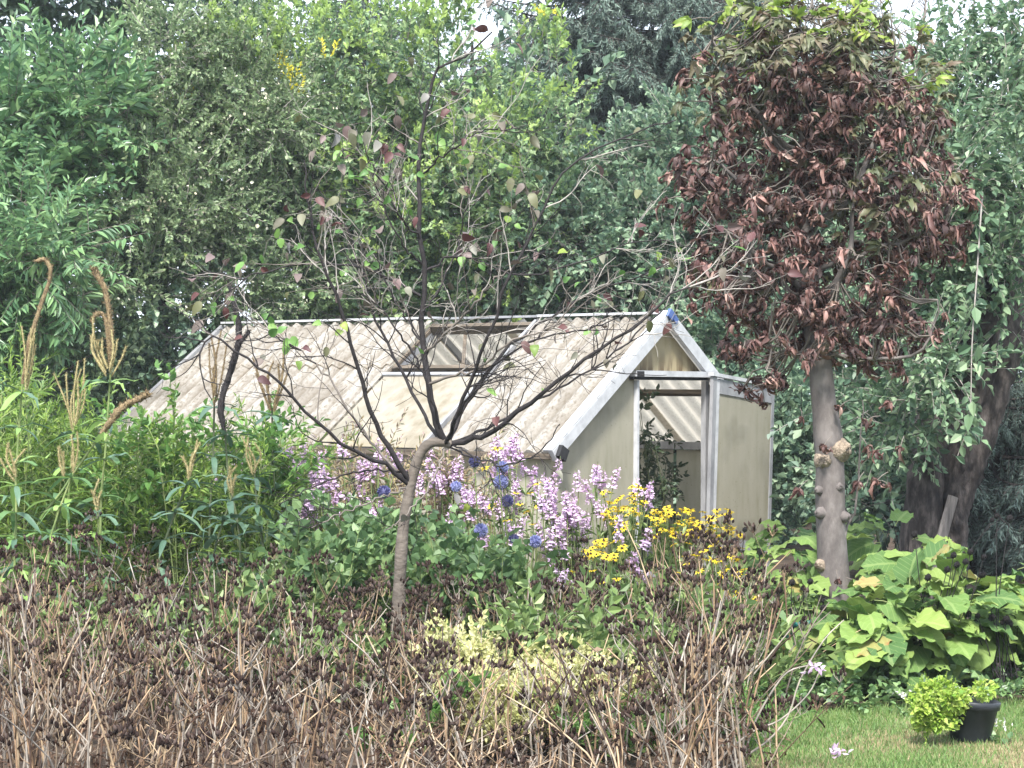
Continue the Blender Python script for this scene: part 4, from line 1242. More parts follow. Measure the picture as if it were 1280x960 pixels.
# ------------------------------------------------------------------ the small bent tree before the greenhouse
def bent_tree():
    d0 = 11.0
    base = np.array([XG(492, d0), d0, 0.0])
    t = thing('bent_tree', 'small nearly bare tree with bent grey trunk and wide dark branches before the greenhouse', 'tree', base)
    def Q(px, py, dd=0.0):
        return P(px, py, d0 + dd) - base
    mb = MB()
    pts = smooth_path([(0, 0, -.03), Q(497, 780), Q(500, 720), Q(504, 660), Q(513, 610), Q(522, 575), Q(534, 556), Q(552, 552), Q(564, 556)], 34)
    s = np.linspace(0, 1, len(pts))
    rad = np.interp(s, [0, .25, .5, .8, .9, 1], [.040, .034, .028, .026, .028, .024]) * (1 + .05 * np.sin(s * 45)) 
    mb.tube(pts, rad, 12); mb.build('trunk', ['young_bark'], t)
    main = [
        ([(556, 553, 0), (545, 530, -.03), (538, 500, 0), (532, 450, .03), (529, 400, .05), (527, 330, .05), (524, 250, .05), (526, 180, .1), (536, 120, .1), (548, 85, .1), (580, 70, .1), (615, 40, .15)], .021, 'main'),
        ([(514, 605, 0), (492, 570, -.05), (470, 530, -.1), (452, 480, -.15), (440, 430, -.2), (420, 370, -.25), (398, 310, -.3), (385, 250, -.3), (380, 200, -.3)], .016, 'main'),
        ([(512, 607, 0), (480, 582, -.1), (440, 562, -.2), (400, 530, -.3), (350, 480, -.4), (310, 450, -.45), (265, 420, -.5), (250, 455, -.5), (265, 500, -.5)], .012, 'main'),
        ([(562, 555, 0), (590, 548, -.05), (630, 528, -.1), (680, 490, -.2), (730, 450, -.25), (790, 410, -.3), (840, 370, -.3), (900, 345, -.3)], .017, 'main'),
        ([(560, 553, 0), (575, 520, .1), (600, 480, .15), (640, 430, .2), (690, 395, .25), (740, 365, .25), (800, 345, .3), (850, 320, .3)], .013, 'main'),
        ([(556, 556, 0), (568, 530, -.15), (585, 480, -.25), (610, 420, -.35), (640, 340, -.4), (680, 260, -.4), (720, 200, -.4), (800, 165, -.4), (845, 150, -.4)], .012, 'main'),
        ([(550, 550, 0), (530, 520, .1), (500, 460, .2), (470, 400, .25), (450, 330, .3), (430, 280, .3), (400, 240, .3)], .011, 'main'),
        ([(531, 440, .03), (560, 415, -.1), (590, 385, -.2), (620, 350, -.25), (660, 320, -.3)], .009, 'main'),
        ([(536, 480, 0), (570, 468, -.1), (600, 460, -.2), (640, 425, -.3), (690, 410, -.3), (740, 350, -.35)], .009, 'main'),
        ([(560, 558, 0), (600, 575, -.15), (640, 580, -.2), (680, 560, -.25), (700, 530, -.25)], .006, 'low'),
        ([(556, 560, 0), (540, 600, -.15), (510, 640, -.25), (480, 665, -.3)], .006, 'low'),
        ([(565, 556, 0), (590, 570, -.2), (615, 600, -.25), (622, 640, -.3)], .005, 'low'),
        ([(511, 608, 0), (470, 625, -.1), (430, 640, -.2), (390, 660, -.25)], .006, 'low'),
        ([(510, 590, 0), (450, 590, -.1), (400, 605, -.15), (350, 630, -.2)], .006, 'low'),
        ([(527, 300, .05), (500, 270, -.05), (470, 215, -.1), (440, 185, -.1)], .007, 'main'),
        ([(527, 330, .05), (500, 300, -.05), (470, 230, -.1), (455, 180, -.1)], .006, 'main'),
        ([(526, 220, .05), (560, 190, -.1), (600, 165, -.1), (640, 160, -.1)], .006, 'main'),
        ([(566, 554, 0), (610, 535, .1), (660, 505, .15), (710, 480, .2), (770, 440, .2), (820, 395, .2), (870, 360, .2)], .009, 'main'),
        ([(560, 552, 0), (580, 505, -.1), (620, 455, -.15), (670, 425, -.2), (730, 410, -.2), (780, 395, -.25)], .008, 'main'),
        ([(552, 551, 0), (540, 500, -.1), (520, 450, -.15), (495, 410, -.2), (470, 380, -.2), (440, 360, -.25)], .008, 'main'),
        ([(506, 600, 0), (470, 560, .1), (430, 500, .15), (395, 455, .2), (350, 420, .2), (310, 400, .2)], .008, 'main'),
        ([(530, 430, .03), (505, 395, .1), (480, 350, .1), (465, 310, .15)], .006, 'main'),
        ([(528, 390, .04), (555, 350, .1), (575, 300, .15), (585, 250, .15)], .006, 'main'),
        ([(526, 370, .05), (470, 340, .1), (400, 330, .1), (330, 340, .1), (280, 350, .1)], .008, 'main'),
        ([(527, 340, .05), (580, 320, .1), (650, 345, .1), (720, 330, .1), (800, 300, .1), (870, 310, .1)], .007, 'main'),
    ]
    twp = []
    for pl, r0, kind in main:
        pth = smooth_path([Q(*q) for q in pl], 26)
        pth[2:-1] += rng.normal(size=(len(pth) - 3, 3)) * .006
        mb = MB(); mb.tube(pth, np.linspace(r0, max(.0028, r0 * .22), len(pth)), 7); 
        high = pl[0][1] < 460 or r0 < .0135
        mb.build('branch', ['dark_twig' if rng.random() < .7 or r0 > .01 else 'twig'], t)
        L = len(pth)
        for _ in range(13 if kind == 'main' else 5):
            i = rng.integers(L // 5, L - 2)
            a = pth[i]; dirn = unit(pth[i + 1] - pth[i - 1])
            side = unit(np.cross(dirn, rdir(1)[0]))
            d = unit(dirn * rng.uniform(.5, 1.0) + side * rng.uniform(.4, .9) + np.array([0, 0, .15]))
            l = rng.uniform(.15, .5) * (1 if kind == 'main' else .6)
            k = 9
            seg = [a]
            for q in range(k):
                d = unit(d + rng.normal(size=3) * .16 + np.array([0, 0, .03]))
                seg.append(seg[-1] + d * l / k)
            seg = np.array(seg)
            mb = MB(); mb.tube(seg, np.linspace(min(.0042, r0 * .45), .0014, k + 1), 4)
            for _ in range(rng.integers(2, 6)):
                j = rng.integers(2, k)
                e = unit(seg[j] - seg[j - 1]) * .7 + rdir(1)[0] * .7
                s2 = [seg[j]]
                for q in range(5):
                    e = unit(e + rng.normal(size=3) * .25)
                    s2.append(s2[-1] + e * rng.uniform(.02, .05))
                mb.tube(np.array(s2), np.linspace(.0017, .001, 6), 3)
                twp.append((s2[-1], s2[-1] - s2[-2])); twp.append((s2[3], s2[3] - s2[2]))
            twp.append((seg[-1], seg[-1] - seg[-2]))
            mb.build('twig', ['dark_twig' if rng.random() < (.95 if a[2] < 1.85 else .3) else ('twig' if rng.random() < .4 else 'pale_twig')], t)
    def lv(mat, i, l=.064, w=.042):
        mb = MB(); L_ = l * rng.uniform(.85, 1.2); cu = rng.uniform(-.1, .55); fo = rng.uniform(.1, .7); tw = rng.normal() * .4
        V = []; F = []
        for q in range(8):
            s_ = q / 7
            ww = w * .5 * np.interp(s_, [0, .12, .35, .6, .85, 1], [.2, .8, 1, .85, .4, 0])
            z0 = -cu * L_ * s_ ** 2
            V += [(-ww, L_ * s_, z0 + ww * (fo + tw * s_) + rng.normal() * .0015), (0, L_ * s_, z0), (ww, L_ * s_, z0 + ww * (fo - tw * s_) + rng.normal() * .0015)]
        for q in range(7):
            F += [(3 * q, 3 * q + 1, 3 * q + 4, 3 * q + 3), (3 * q + 1, 3 * q + 2, 3 * q + 5, 3 * q + 4)]
        mb.add(V, F, 0, True); mb.tube([(0, -.02, .004), (0, 0, 0)], [.0012, .001], 3)
        return mb.mesh('leaf', [mat])
    mar = [lv('maroon_leaf', i) for i in range(6)]; gr = [lv('green_leaf', i, .058, .04) for i in range(4)]; ye = [lv('lime_leaf', i, .055, .042) for i in range(2)]
    order = rng.permutation(len(twp))
    cnt = 0
    for i in order:
        p, d = twp[i]
        # leaves hang mostly on the upper and outer twigs
        pr = .10 + .40 * min(1, max(0, (p[2] - 1.6) / .9)) + (.25 if p[0] < -.75 else 0)
        if rng.random() > pr: continue
        me = mar[rng.integers(6)] if rng.random() < .68 else (gr[rng.integers(4)] if rng.random() < .8 else ye[rng.integers(2)])
        M3 = frames((d / (np.linalg.norm(d) + 1e-9) * .5 + np.array([0, -.2, -.6]) + rng.normal(size=3) * .5)[None], np.array([[0, -.8, .6]]) + rng.normal(size=(1, 3)) * .5, rng.uniform(.75, 1.2))[0]
        put('leaf', me, t, p, M3); cnt += 1
        if cnt >= 280: break
    for px, py, n, kind in ((350, 415, 7, gr), (340, 300, 6, gr), (455, 170, 5, mar), (420, 190, 6, mar), (845, 160, 5, ye), (715, 170, 4, gr), (520, 385, 3, ye), (410, 300, 8, mar), (470, 230, 7, mar), (290, 355, 5, gr),
                            (385, 265, 8, mar), (300, 570, 4, gr), (235, 440, 5, gr), (230, 500, 4, mar)):
        for _ in range(n):
            p = Q(px + rng.normal() * 14, py + rng.normal() * 12, -.25 + rng.normal() * .06)
            M3 = frames((np.array([0, -.2, -.7]) + rng.normal(size=3) * .5)[None], np.array([[0, -.8, .6]]) + rng.normal(size=(1, 3)) * .4, rng.uniform(.9, 1.3))[0]
            if cnt < 300:
                put('leaf', kind[rng.integers(len(kind))], t, p, M3); cnt += 1


bent_tree()


# ================================================================== PLANTS OF THE BED
def relmb(mb, base):
    mb.v = [v - base for v in mb.v]
    return mb


def leafy_plant(name, label, cat, px, d, top, kind, mats, nst=7, nsp=45, rad=.28, group=None, low=.1, scale=(.7, 1.1), stem='green_stem', lean=.25, upw=.5):
    """a clump: upright stems, each a part, and the foliage they carry"""
    x = XG(px, d)
    base = np.array([x, d, 0.0])
    h = P(px, top, d)[2]
    t = thing(name, label, cat, base, 0, group)
    pp, dd = [], []
    for i in range(nst):
        a = rng.uniform(0, 6.28); r = rng.random() ** .5 * rad
        foot = np.array([math.cos(a) * r * .35, math.sin(a) * r * .35, 0])
        hh = h * rng.uniform(.72, 1.0)
        end = np.array([math.cos(a) * r + rng.normal() * lean * .2, math.sin(a) * r, hh])
        mid = (foot + end) / 2 + np.array([rng.normal() * .04, rng.normal() * .04, hh * .06])
        pth = smooth_path([foot, mid, end], 10)
        mb = MB(); mb.tube(pth, np.linspace(.006, .0025, len(pth)), 4)
        mb.build('stem', [stem], t)
        m = max(2, nsp // nst)
        tt = low + (1 - low) * (np.arange(m) + rng.random(m)) / m
        pp.append(np.stack([np.interp(tt, np.linspace(0, 1, len(pth)), pth[:, k]) for k in range(3)], -1))
        q = rdir(m); q[:, 2] = np.abs(q[:, 2]) * .6 + upw * (.4 + .6 * tt); dd.append(q)
    mb = MB()
    pp = np.concatenate(pp)
    pp[:, 2] = np.maximum(pp[:, 2], .02)
    foliage(mb, kind, pp, np.concatenate(dd), scale, mats=list(range(len(mats))) + [0] * (3 - len(mats)))
    mb.build('foliage', list(mats), t)['kind'] = 'stuff'
    return t


LAND = [(-20, 'at the left picture edge'), (60, 'under the crook shaped spike'), (130, 'under the tallest flattened spike'), (205, 'under the blunt leaning spike'),
        (275, 'under the dark twisted spike'), (345, 'under the brown fanned spikes'), (420, 'just left of the bent trunk'), (495, 'at the foot of the bent trunk'), (570, 'just right of the bent trunk'),
        (640, 'below the blue globes'), (710, 'below the corner post'), (780, 'below the doorway'), (845, 'below the yellow daisies'), (905, 'below the sliding door'), (950, 'at the lawn corner')]


# lime green fine leaved stand, left
tops = lambda px: np.interp(px, [-60, 0, 70, 120, 200, 300, 380, 420], [425, 445, 495, 525, 535, 545, 560, 600])
for px0, where in LAND[:7]:
    for j, row in enumerate(('front row', 'second row', 'third row', 'back row')):
        px = px0 + j * 17 - 26 + rng.normal() * 5
        d = 12.6 + j * .5 + rng.random() * .25
        if px > 392: continue
        leafy_plant('goldenrod_plant', 'lime green narrow leaved perennial, ' + row + ' of left stand, ' + where, 'plant', px, d, tops(px) + rng.uniform(-8, 45) + (14.2 - d) * 9,
                    'meadow', ('meadow', 'green_stem'), nst=6, nsp=72, rad=.28, group='narrow leaved perennials in the left stand', low=.25, scale=(.6, 1.0))

# spikes with whorled leaves
wl = []
for i in range(6):
    mb = MB()
    l, w_ = .20, .038
    V = []
    F = []
    for j in range(6):
        s_ = j / 5
        ww = w_ * math.sin(math.pi * min(1, .06 + s_ * .94)) ** .7 * .5
        yy = l * s_; zz = .03 * s_ - .075 * s_ ** 2 * rng.uniform(.6, 1.6)
        V += [(-ww, yy, zz + ww * .35), (0, yy, zz), (ww, yy, zz + ww * .35)]
    for j in range(5):
        for q in (0, 1):
            a = j * 3 + q
            F.append((a, a + 1, a + 4, a + 3))
    mb.add(V, F, 0, True)
    wl.append((mb.mesh('leaf', ['whorl']), mb.mesh('leaf', ['dark_whorl'])))


def spike_mesh(mb, pth, r0, mat):
    pth = smooth_path(pth, 26)
    n = len(pth)
    mb.tube(pth, np.interp(np.linspace(0, 1, n), [0, .15, .8, 1], [r0 * .5, r0, r0 * .9, r0 * .75]), 7, mat)
    mb.v[-1] += rng.normal(size=mb.v[-1].shape) * r0 * .18
    V = np.array([(-.0018, 0, 0), (.0018, 0, 0), (0, .017, 0)])
    k = n * 16
    idx = rng.integers(1, n, k)
    d = rdir(k)
    Ms = frames(d + np.array([0, 0, .5]), rdir(k), rng.uniform(.7, 1.3, k) * max(.6, r0 / .012))
    mb.scatter((V, [(np.array([(0, 1, 2)]), mat)]), Ms, pth[idx] + d * r0 * .7)


def spike_plant(label, d, stem, spikes, whorls, dark=False, thick=.012):
    base = np.array([P(*stem[0], d)[0], d, 0.0])
    t = thing('spike_plant', label, 'plant', base, 0)
    def Q(px, py, dd=0): return P(px, py, d + dd) - base
    pts = [np.array([0, 0, 0])] + [Q(*s) for s in stem]
    pth = smooth_path(pts, 24)
    mb = MB(); mb.tube(pth, np.linspace(.009, .006, len(pth)), 6); mb.build('stem', ['dark_stem' if dark else 'green_stem'], t)
    for k, sp in enumerate(spikes):
        mb = MB(); spike_mesh(mb, [Q(*q, -.01 * k) for q in sp[1]], sp[0], 0)
        mb.build('flower_spike', [sp[2]], t)
    z = np.linspace(.3, pth[-1][2] * .97, whorls)
    for zz in z:
        c = np.array([np.interp(zz, pth[:, 2], pth[:, j]) for j in range(3)])
        off = rng.uniform(0, 6.28)
        m = rng.integers(5, 7)
        for q in range(m):
            a = off + q * 6.283 / m
            dd = np.array([math.cos(a), math.sin(a), rng.uniform(-.35, .45)])
            me = wl[rng.integers(6)][1 if dark or rng.random() < .25 else 0]
            put('leaf', me, t, c, frames(dd[None], np.array([[0, 0, 1.0]]) + rng.normal(size=(1, 3)) * .2, rng.uniform(.75, 1.2))[0])
    return t


S, T_ = 'spike', 'tan_spike'
def fan(cx, cy, n, sp, h, mat=T_, r=.005):
    out = []
    for i in range(n):
        a = rng.uniform(-1, 1) * .75
        hh = h * rng.uniform(.55, 1.15); y0 = cy - rng.uniform(-.1, .35) * h * .5
        out.append((r * rng.uniform(.7, 1.1), [(cx + a * sp * .15, y0), (cx + a * sp * .7 + rng.normal() * 2, y0 - hh * .5), (cx + a * sp + rng.normal() * 5, y0 - hh)], mat))
    return out


spike_plant('tall plant at the left edge whose long seed spike bends over like a crook', 12.3, [(18, 640), (22, 560), (28, 480)],
            [(.013, [(28, 480), (36, 430), (50, 385), (63, 345), (57, 325), (45, 327)], S)] + fan(32, 485, 5, 26, 70), 7)
spike_plant('tallest spike plant, thick flattened spike with a crown of tan side spikes', 12.1, [(126, 640), (132, 560), (138, 468)],
            [(.018, [(138, 460), (138, 410), (132, 365), (122, 345), (116, 335)], S), (.012, [(137, 450), (132, 400), (122, 392), (114, 402)], S)] + fan(136, 470, 9, 34, 66, T_, .006), 7)
spike_plant('leaning spike plant with blunt flattened spike pointing right', 11.9, [(40, 680), (80, 610), (125, 545)],
            [(.02, [(125, 545), (150, 512), (175, 498), (186, 492)], S)] + fan(80, 600, 3, 14, 40), 4)
spike_plant('spike plant with fanned tan spikes before the roof end', 12.6, [(84, 660), (88, 590), (92, 535)], fan(92, 540, 7, 30, 75), 6)
spike_plant('dark twisted thick spike standing before the left roof', 12.2, [(300, 680), (286, 600), (281, 535)],
            [(.019, [(281, 540), (276, 508), (286, 470), (298, 430), (296, 395), (287, 355)], 'dark_twig'), (.013, [(288, 465), (296, 435), (312, 414)], 'dark_twig')], 5, True)
spike_plant('spike plant with thin brown fan of spikes before the roof', 12.5, [(262, 660), (266, 580), (268, 500)], fan(268, 505, 6, 24, 70, S, .0055), 5, True)
spike_plant('spike plant with several brown spikes right of the dark twisted spike', 12.7, [(350, 670), (342, 590), (340, 510)], fan(340, 512, 7, 36, 60, S, .0065), 6, True)
spike_plant('spike plant with slender green buds and drooping dark leaves left of the bent tree', 12.0, [(330, 700), (322, 640), (318, 590)], fan(318, 592, 4, 20, 50, T_, .004), 6, True)
spike_plant('spike plant with pale leaves low at the left edge', 11.6, [(18, 720), (20, 660), (20, 600)], fan(20, 600, 4, 20, 55), 6)
spike_plant('spike plant with pale splayed leaf whorls behind the seed heads at left', 11.6, [(60, 700), (70, 650), (92, 590)], fan(92, 592, 3, 16, 45), 6)
spike_plant('spike plant of bright drooping leaf whorls left of centre', 11.8, [(130, 740), (124, 690), (122, 640)], fan(122, 640, 3, 12, 40), 6)
spike_plant('spike plant with dark leaf whorls above the grey seed heads', 11.6, [(196, 720), (212, 660), (236, 600)], fan(236, 600, 4, 18, 45), 6, True)
spike_plant('spike plant with dark drooping leaf whorls, the rightmost of the whorled ones', 11.8, [(270, 740), (268, 690), (290, 620)], fan(290, 620, 3, 14, 40), 7, True)

for px, d, tp, lab in ((352, 12.9, 488, 'tall loose bright leaved plant overlapping the roof beside the brown fanned spikes'), (312, 12.8, 520, 'tall loose leafy plant right of the dark twisted spike'), (225, 12.9, 505, 'tall loose leafy plant overlapping the left end of the roof'),
                       (150, 12.7, 490, 'tall loose leafy plant behind the blunt leaning spike')):
    leafy_plant('tall_perennial', lab, 'plant', px, d, tp, 'herb', ('green_leaf', 'green_stem'), nst=5, nsp=46, rad=.2, low=.4, scale=(.6, 1.1))

# mid green herbs between the dead stalks and the flowers
for px0, where in LAND[5:]:
    for j, row in enumerate(('front', 'middle', 'back')):
        px = px0 + j * 22 - 30 + rng.normal() * 6
        d = 11.3 + j * .55 + rng.random() * .2
        tp = np.interp(px, [330, 430, 560, 640, 720, 860, 960], [700, 702, 715, 728, 735, 722, 745]) + rng.uniform(0, 40) + (12.5 - d) * 14
        leafy_plant('herb_plant', 'mid green bushy perennial behind dead stalks, ' + row + ' row, ' + where, 'plant', px, d, tp, 'herb', ('herb', 'green_stem'), nst=6, nsp=60, rad=.25,
                    group='green perennials behind the dead stalks', scale=(.7, 1.1))
for px, d, tp, lab in ((440, 11.9, 640, 'round leaved dark green plant just left of the bent trunk'), (540, 11.8, 655, 'round leaved dark green plant just right of the bent trunk'), (400, 11.5, 690, 'round leaved green plant low left of the bent trunk'),
                       (590, 11.5, 700, 'round leaved green plant under the blue globe flowers')):
    leafy_plant('ivy_leaved_plant', lab, 'plant', px, d, tp, 'ivy', ('ivy', 'green_stem'), nst=7, nsp=90, rad=.3, scale=(.7, 1.15))
for i, (px0, where) in enumerate(LAND):
    leafy_plant('low_herb', 'low green leafy plant among feet of dead stalks, ' + where, 'plant', px0 + rng.normal() * 10, 9.9 + (i % 3) * .4, 800 + rng.uniform(-30, 60), 'herb', ('herb', 'green_stem'), nst=5, nsp=40, rad=.22,
                group='low green plants among the dead stalks', scale=(.7, 1.1))
for px, d, tp, where in ((595, 9.8, 815, 'highest at the left'), (650, 9.5, 845, 'second from the left'), (700, 9.6, 838, 'in the middle'), (615, 9.2, 868, 'low at the left'), (675, 9.15, 868, 'low in the middle'),
                         (745, 9.4, 852, 'at the right end'), (640, 9.0, 905, 'lowest near the bottom')):
    leafy_plant('golden_shrub', 'pale creamy yellow low plant glowing behind dead stalks, ' + where, 'plant', px, d, tp, 'tiny', ('pale_yellow', 'tan_spike'), nst=8, nsp=190, rad=.2, group='pale yellow low plants', scale=(.9, 1.4), stem='tan_spike', low=.3)
for px, d, tp, lab in ((760, 9.0, 900, 'feathery bright green plant at the bottom behind stalks, left of the others'), (860, 9.1, 905, 'feathery bright green plant low in the middle of the stalk gap'), (930, 9.3, 895, 'feathery bright green plant at the lawn corner')):
    leafy_plant('feathery_plant', lab, 'plant', px, d, tp, 'fern', ('green_leaf', 'green_stem'), nst=7, nsp=60, rad=.2, scale=(.7, 1.2))
for px, d, tp, lab in ((535, 8.9, 885, 'small seedling with bright round leaves at the bottom centre'), (930, 11.2, 770, 'leafy green clump beside the door corner and stalks')):
    leafy_plant('seedling', lab, 'plant', px, d, tp, 'ivy', ('green_leaf', 'green_stem'), nst=3, nsp=12, rad=.08, scale=(.8, 1.2))


# pink flower spikes
def flower_spike(seed, h=.30, spent=.25):
    r = np.random.default_rng(seed)
    mb = MB()
    mb.tube([(0, 0, 0), (.003, 0, h * .5), (0, .004, h)], [.0035, .003, .0012], 4, 2)
    n = int(h / .30 * 54)
    Vt = np.array([(-.003, 0, 0), (.003, 0, 0), (-.007, .016, .003), (.007, .016, .003), (-.009, .025, -.004), (.009, .025, -.004), (0, .014, .009), (0, .023, .013)])
    Ft = [(0, 1, 3, 2), (2, 3, 5, 4)]
    Ft2 = [(0, 6, 1), (2, 7, 6), (6, 7, 3)]
    for i in range(n):
        z = h * (.02 + .86 * (i + r.random()) / n)
        a = i * 2.39
        s = r.uniform(1.1, 1.8) * (1.05 - .45 * z / h)
        a += r.normal() * .5
        d = np.array([math.cos(a), math.sin(a), r.uniform(-.6, .6)])
        m = 1 if r.random() < spent or z > h * .84 else 0
        Mx = frames(d[None], np.array([[0, 0, 1.0]]), s * (.6 if m else 1))[0]
        V = Vt @ Mx.T + np.array([0, 0, z])
        n0 = mb.n
        mb.v.append(V); mb.n += len(V)
        mb.f.append((np.array(Ft) + n0, m, False)); mb.f.append((np.array(Ft2) + n0, m, False))
    return mb.mesh('flower_spike', ['pink', 'spent_pink', 'green_stem'])


FS = [flower_spike(i, rng.uniform(.13, .25), .12) for i in range(6)]
FSP = [flower_spike(20 + i, rng.uniform(.12, .24), .45) for i in range(4)]


def pink_clump(label, px, d, stems, spent=False):
    """stems: (pixel x, pixel y of the tip)"""
    base = np.array([XG(px, d), d, 0.0])
    t = thing('obedient_plant', label, 'plant', base)
    for sx, sy in stems:
        dd = rng.normal() * .12
        tip = P(sx, sy, d + dd) - base
        me = (FSP if spent and rng.random() < .7 else FS)[rng.integers(4)]
        foot = np.array([tip[0] * .35 + rng.normal() * .05, dd * .6, 0])
        top = tip - np.array([rng.normal() * .04, rng.normal() * .03, .18])
        pth = smooth_path([foot, (foot + top) / 2 + rng.normal(size=3) * .02, top], 8)
        mb = MB(); mb.tube(pth, np.linspace(.004, .003, len(pth)), 4)
        for k in range(9):
            q = pth[rng.integers(1, len(pth))]
            V, F = leaf6(.085, .02, .2, -.2); Mx = frames((rdir(1) + np.array([0, 0, .5])), np.array([[0, 0, 1.0]]))[0]
            mb.add(V @ Mx.T + q, F, 1)
        st = mb.build('stem', ['green_stem', 'herb'], t)
        ln = unit(unit(top - pth[-3]) + rng.normal(size=3) * .18)
        put('flower_spike', me, st, top, frames(np.cross(ln, [1, 0, 0.0])[None], ln[None])[0] @ np.array([[1, 0, 0], [0, 1, 0], [0, 0, 1.0]]))
    return t


def rs(cx, cy, sx, sy, n):
    return [(cx + rng.uniform(-sx, sx), cy + rng.uniform(-sy, sy)) for _ in range(n)]


pink_clump('dense mauve flower spikes right before the gable corner post', 722, 12.9, rs(715, 600, 45, 30, 18) + rs(722, 645, 40, 26, 18) + [(750, 568), (760, 575), (702, 568)])
pink_clump('tall mauve flower spikes standing before the open doorway', 802, 13.2, [(790, 592), (798, 586), (806, 590), (812, 604), (795, 606)])
pink_clump('mauve spikes low among yellow flowers below the doorway', 792, 12.4, [(780, 690), (788, 684), (775, 640), (805, 650), (790, 705)])
pink_clump('mauve flower spikes before the side wall under the eave', 636, 13.4, rs(632, 548, 28, 14, 8) + rs(640, 590, 34, 24, 12))
pink_clump('mauve flower spikes mingled with blue globes right of the bent trunk', 600, 12.9, rs(606, 620, 34, 30, 10) + rs(640, 645, 20, 20, 5))
pink_clump('faded mauve spikes left of the bent trunk, nearest to it', 468, 13.3, rs(462, 552, 34, 22, 12) + rs(452, 600, 30, 22, 9), True)
pink_clump('mauve spikes with bright patch midway left of the bent trunk', 395, 13.0, rs(392, 562, 34, 20, 14) + rs(382, 615, 30, 22, 10) + [(375, 615), (383, 610), (392, 606)])
pink_clump('faded mauve spikes at the left end of the pink drift', 338, 13.4, rs(345, 566, 26, 16, 10) + rs(345, 620, 20, 16, 6), True)
pink_clump('faded mauve spikes behind the bend of the trunk', 545, 13.6, rs(550, 572, 42, 16, 13), True)
pink_clump('mauve flower spikes in front of the lower stalks, right of centre', 700, 12.0, [(702, 700), (706, 712), (698, 690), (712, 716)])
pink_clump('faded mauve spikes hidden low before the left part of the side wall', 270, 14.2, rs(270, 565, 40, 12, 9), True)
pink_clump('sparse pale pink spike beside the bed corner stalks', 882, 11.0, [(880, 818), (886, 826)], True)


for px, lab in ((345, 'faded straw coloured perennial left of the pink drift'), (385, 'faded straw coloured perennial behind the brightest left mauve spikes'), (425, 'faded straw coloured perennial in the middle of the pink drift'),
                (465, 'faded straw coloured perennial left of the trunk bend'), (510, 'faded straw coloured perennial right behind the trunk'), (560, 'faded straw coloured perennial under the trunk bend'), (605, 'faded straw coloured perennial behind the blue globes')):
    leafy_plant('faded_perennial', lab, 'plant', px, 13.9, 572 + rng.uniform(-8, 14), 'meadow', ('faded', 'tan_spike'), nst=8, nsp=90, rad=.3, stem='tan_spike', low=.2, scale=(.5, .9))


# yellow daisies
def daisy(seed):
    r = np.random.default_rng(seed)
    mb = MB()
    n = r.integers(8, 12)
    for i in range(n):
        a = i * 6.283 / n + r.normal() * .08
        l = .034 * r.uniform(.85, 1.15); dr = r.uniform(-.012, .003)
        V = np.array([(-.004, .006, 0), (.004, .006, 0), (-.0075, l * .6, dr * .3 + .002), (.0075, l * .6, dr * .3 + .002), (0, l, dr), (0, l * .55, dr * .3 - .001)])
        c, s = math.cos(a), math.sin(a)
        Rz = np.array([(c, -s, 0), (s, c, 0), (0, 0, 1)])
        mb.add(V @ Rz.T, [(0, 1, 5, 5)][:0] or np.array([(0, 5, 4, 2), (1, 3, 4, 5)]), 0)
    return mb.mesh('flower', ['yellow_petal'])


DS = [daisy(i) for i in range(5)]
mb = MB(); mb.lathe([(.006, -.003), (.0068, .002), (.0055, .006), (.002, .008), (.0001, .0083)], 8); DISC = mb.mesh('disc', ['disc'])


def yellow_clump(label, px, d, heads):
    base = np.array([XG(px, d), d, 0.0])
    t = thing('yellow_daisy_plant', label, 'plant', base)
    hub = np.array([0, 0, .45])
    mb = MB()
    for sx, sy in heads:
        p = P(sx, sy, d + rng.normal() * .12) - base
        foot = np.array([rng.normal() * .05, rng.normal() * .05, 0])
        pth = smooth_path([foot, np.array([p[0] * .5, p[1] * .5, p[2] * .55]), p], 8)
        m2 = MB(); m2.tube(pth, np.linspace(.0035, .0018, len(pth)), 4); m2.build('stem', ['green_stem'], t)
        for k in range(5):
            q = pth[rng.integers(1, len(pth) - 1)]
            V, F = leaf6(.07, .026, .2, -.2); Mx = frames((rdir(1) + np.array([0, 0, .3])), np.array([[0, 0, 1.0]]))[0]
            mb.add(V @ Mx.T + q, F)
        nz = unit(np.array([rng.normal() * .3, -.12 + rng.normal() * .3, 1.0]))
        Mx = frames(np.cross(nz, [1, .2, 0.0])[None], nz[None], rng.uniform(.72, 1.05))[0]
        f = put('flower', DS[rng.integers(5)], t, p, Mx)
        put('disc', DISC, f, (0, 0, 0))
    mb.build('foliage', ['herb'], t)['kind'] = 'stuff'


yellow_clump('yellow daisies massed before the door jamb, brightest of them', 830, 12.7, rs(838, 652, 28, 18, 44) + rs(868, 666, 26, 16, 34))
yellow_clump('yellow daisies below the doorway left of the densest patch', 785, 12.9, rs(780, 625, 26, 18, 30) + rs(775, 652, 24, 18, 26))
yellow_clump('yellow daisies at the right before the sliding door', 895, 12.6, rs(895, 650, 18, 14, 20) + rs(905, 676, 22, 18, 18))
yellow_clump('few yellow daisies left of the mauve spikes by the corner post', 668, 13.1, [(683, 600), (672, 604), (663, 616), (672, 632), (693, 646), (658, 640), (650, 630), (666, 655), (690, 651), (645, 616)])
yellow_clump('yellow daisies low below the mauve spikes', 755, 12.3, rs(762, 680, 24, 10, 14) + rs(752, 696, 24, 9, 12))
yellow_clump('scattered small yellow daisies over the dead stalks at lower right', 890, 11.05, rs(885, 705, 44, 26, 20) + rs(925, 735, 26, 24, 12))
yellow_clump('scattered yellow daisies right of centre above the seed heads', 735, 11.1, rs(745, 708, 36, 20, 10))
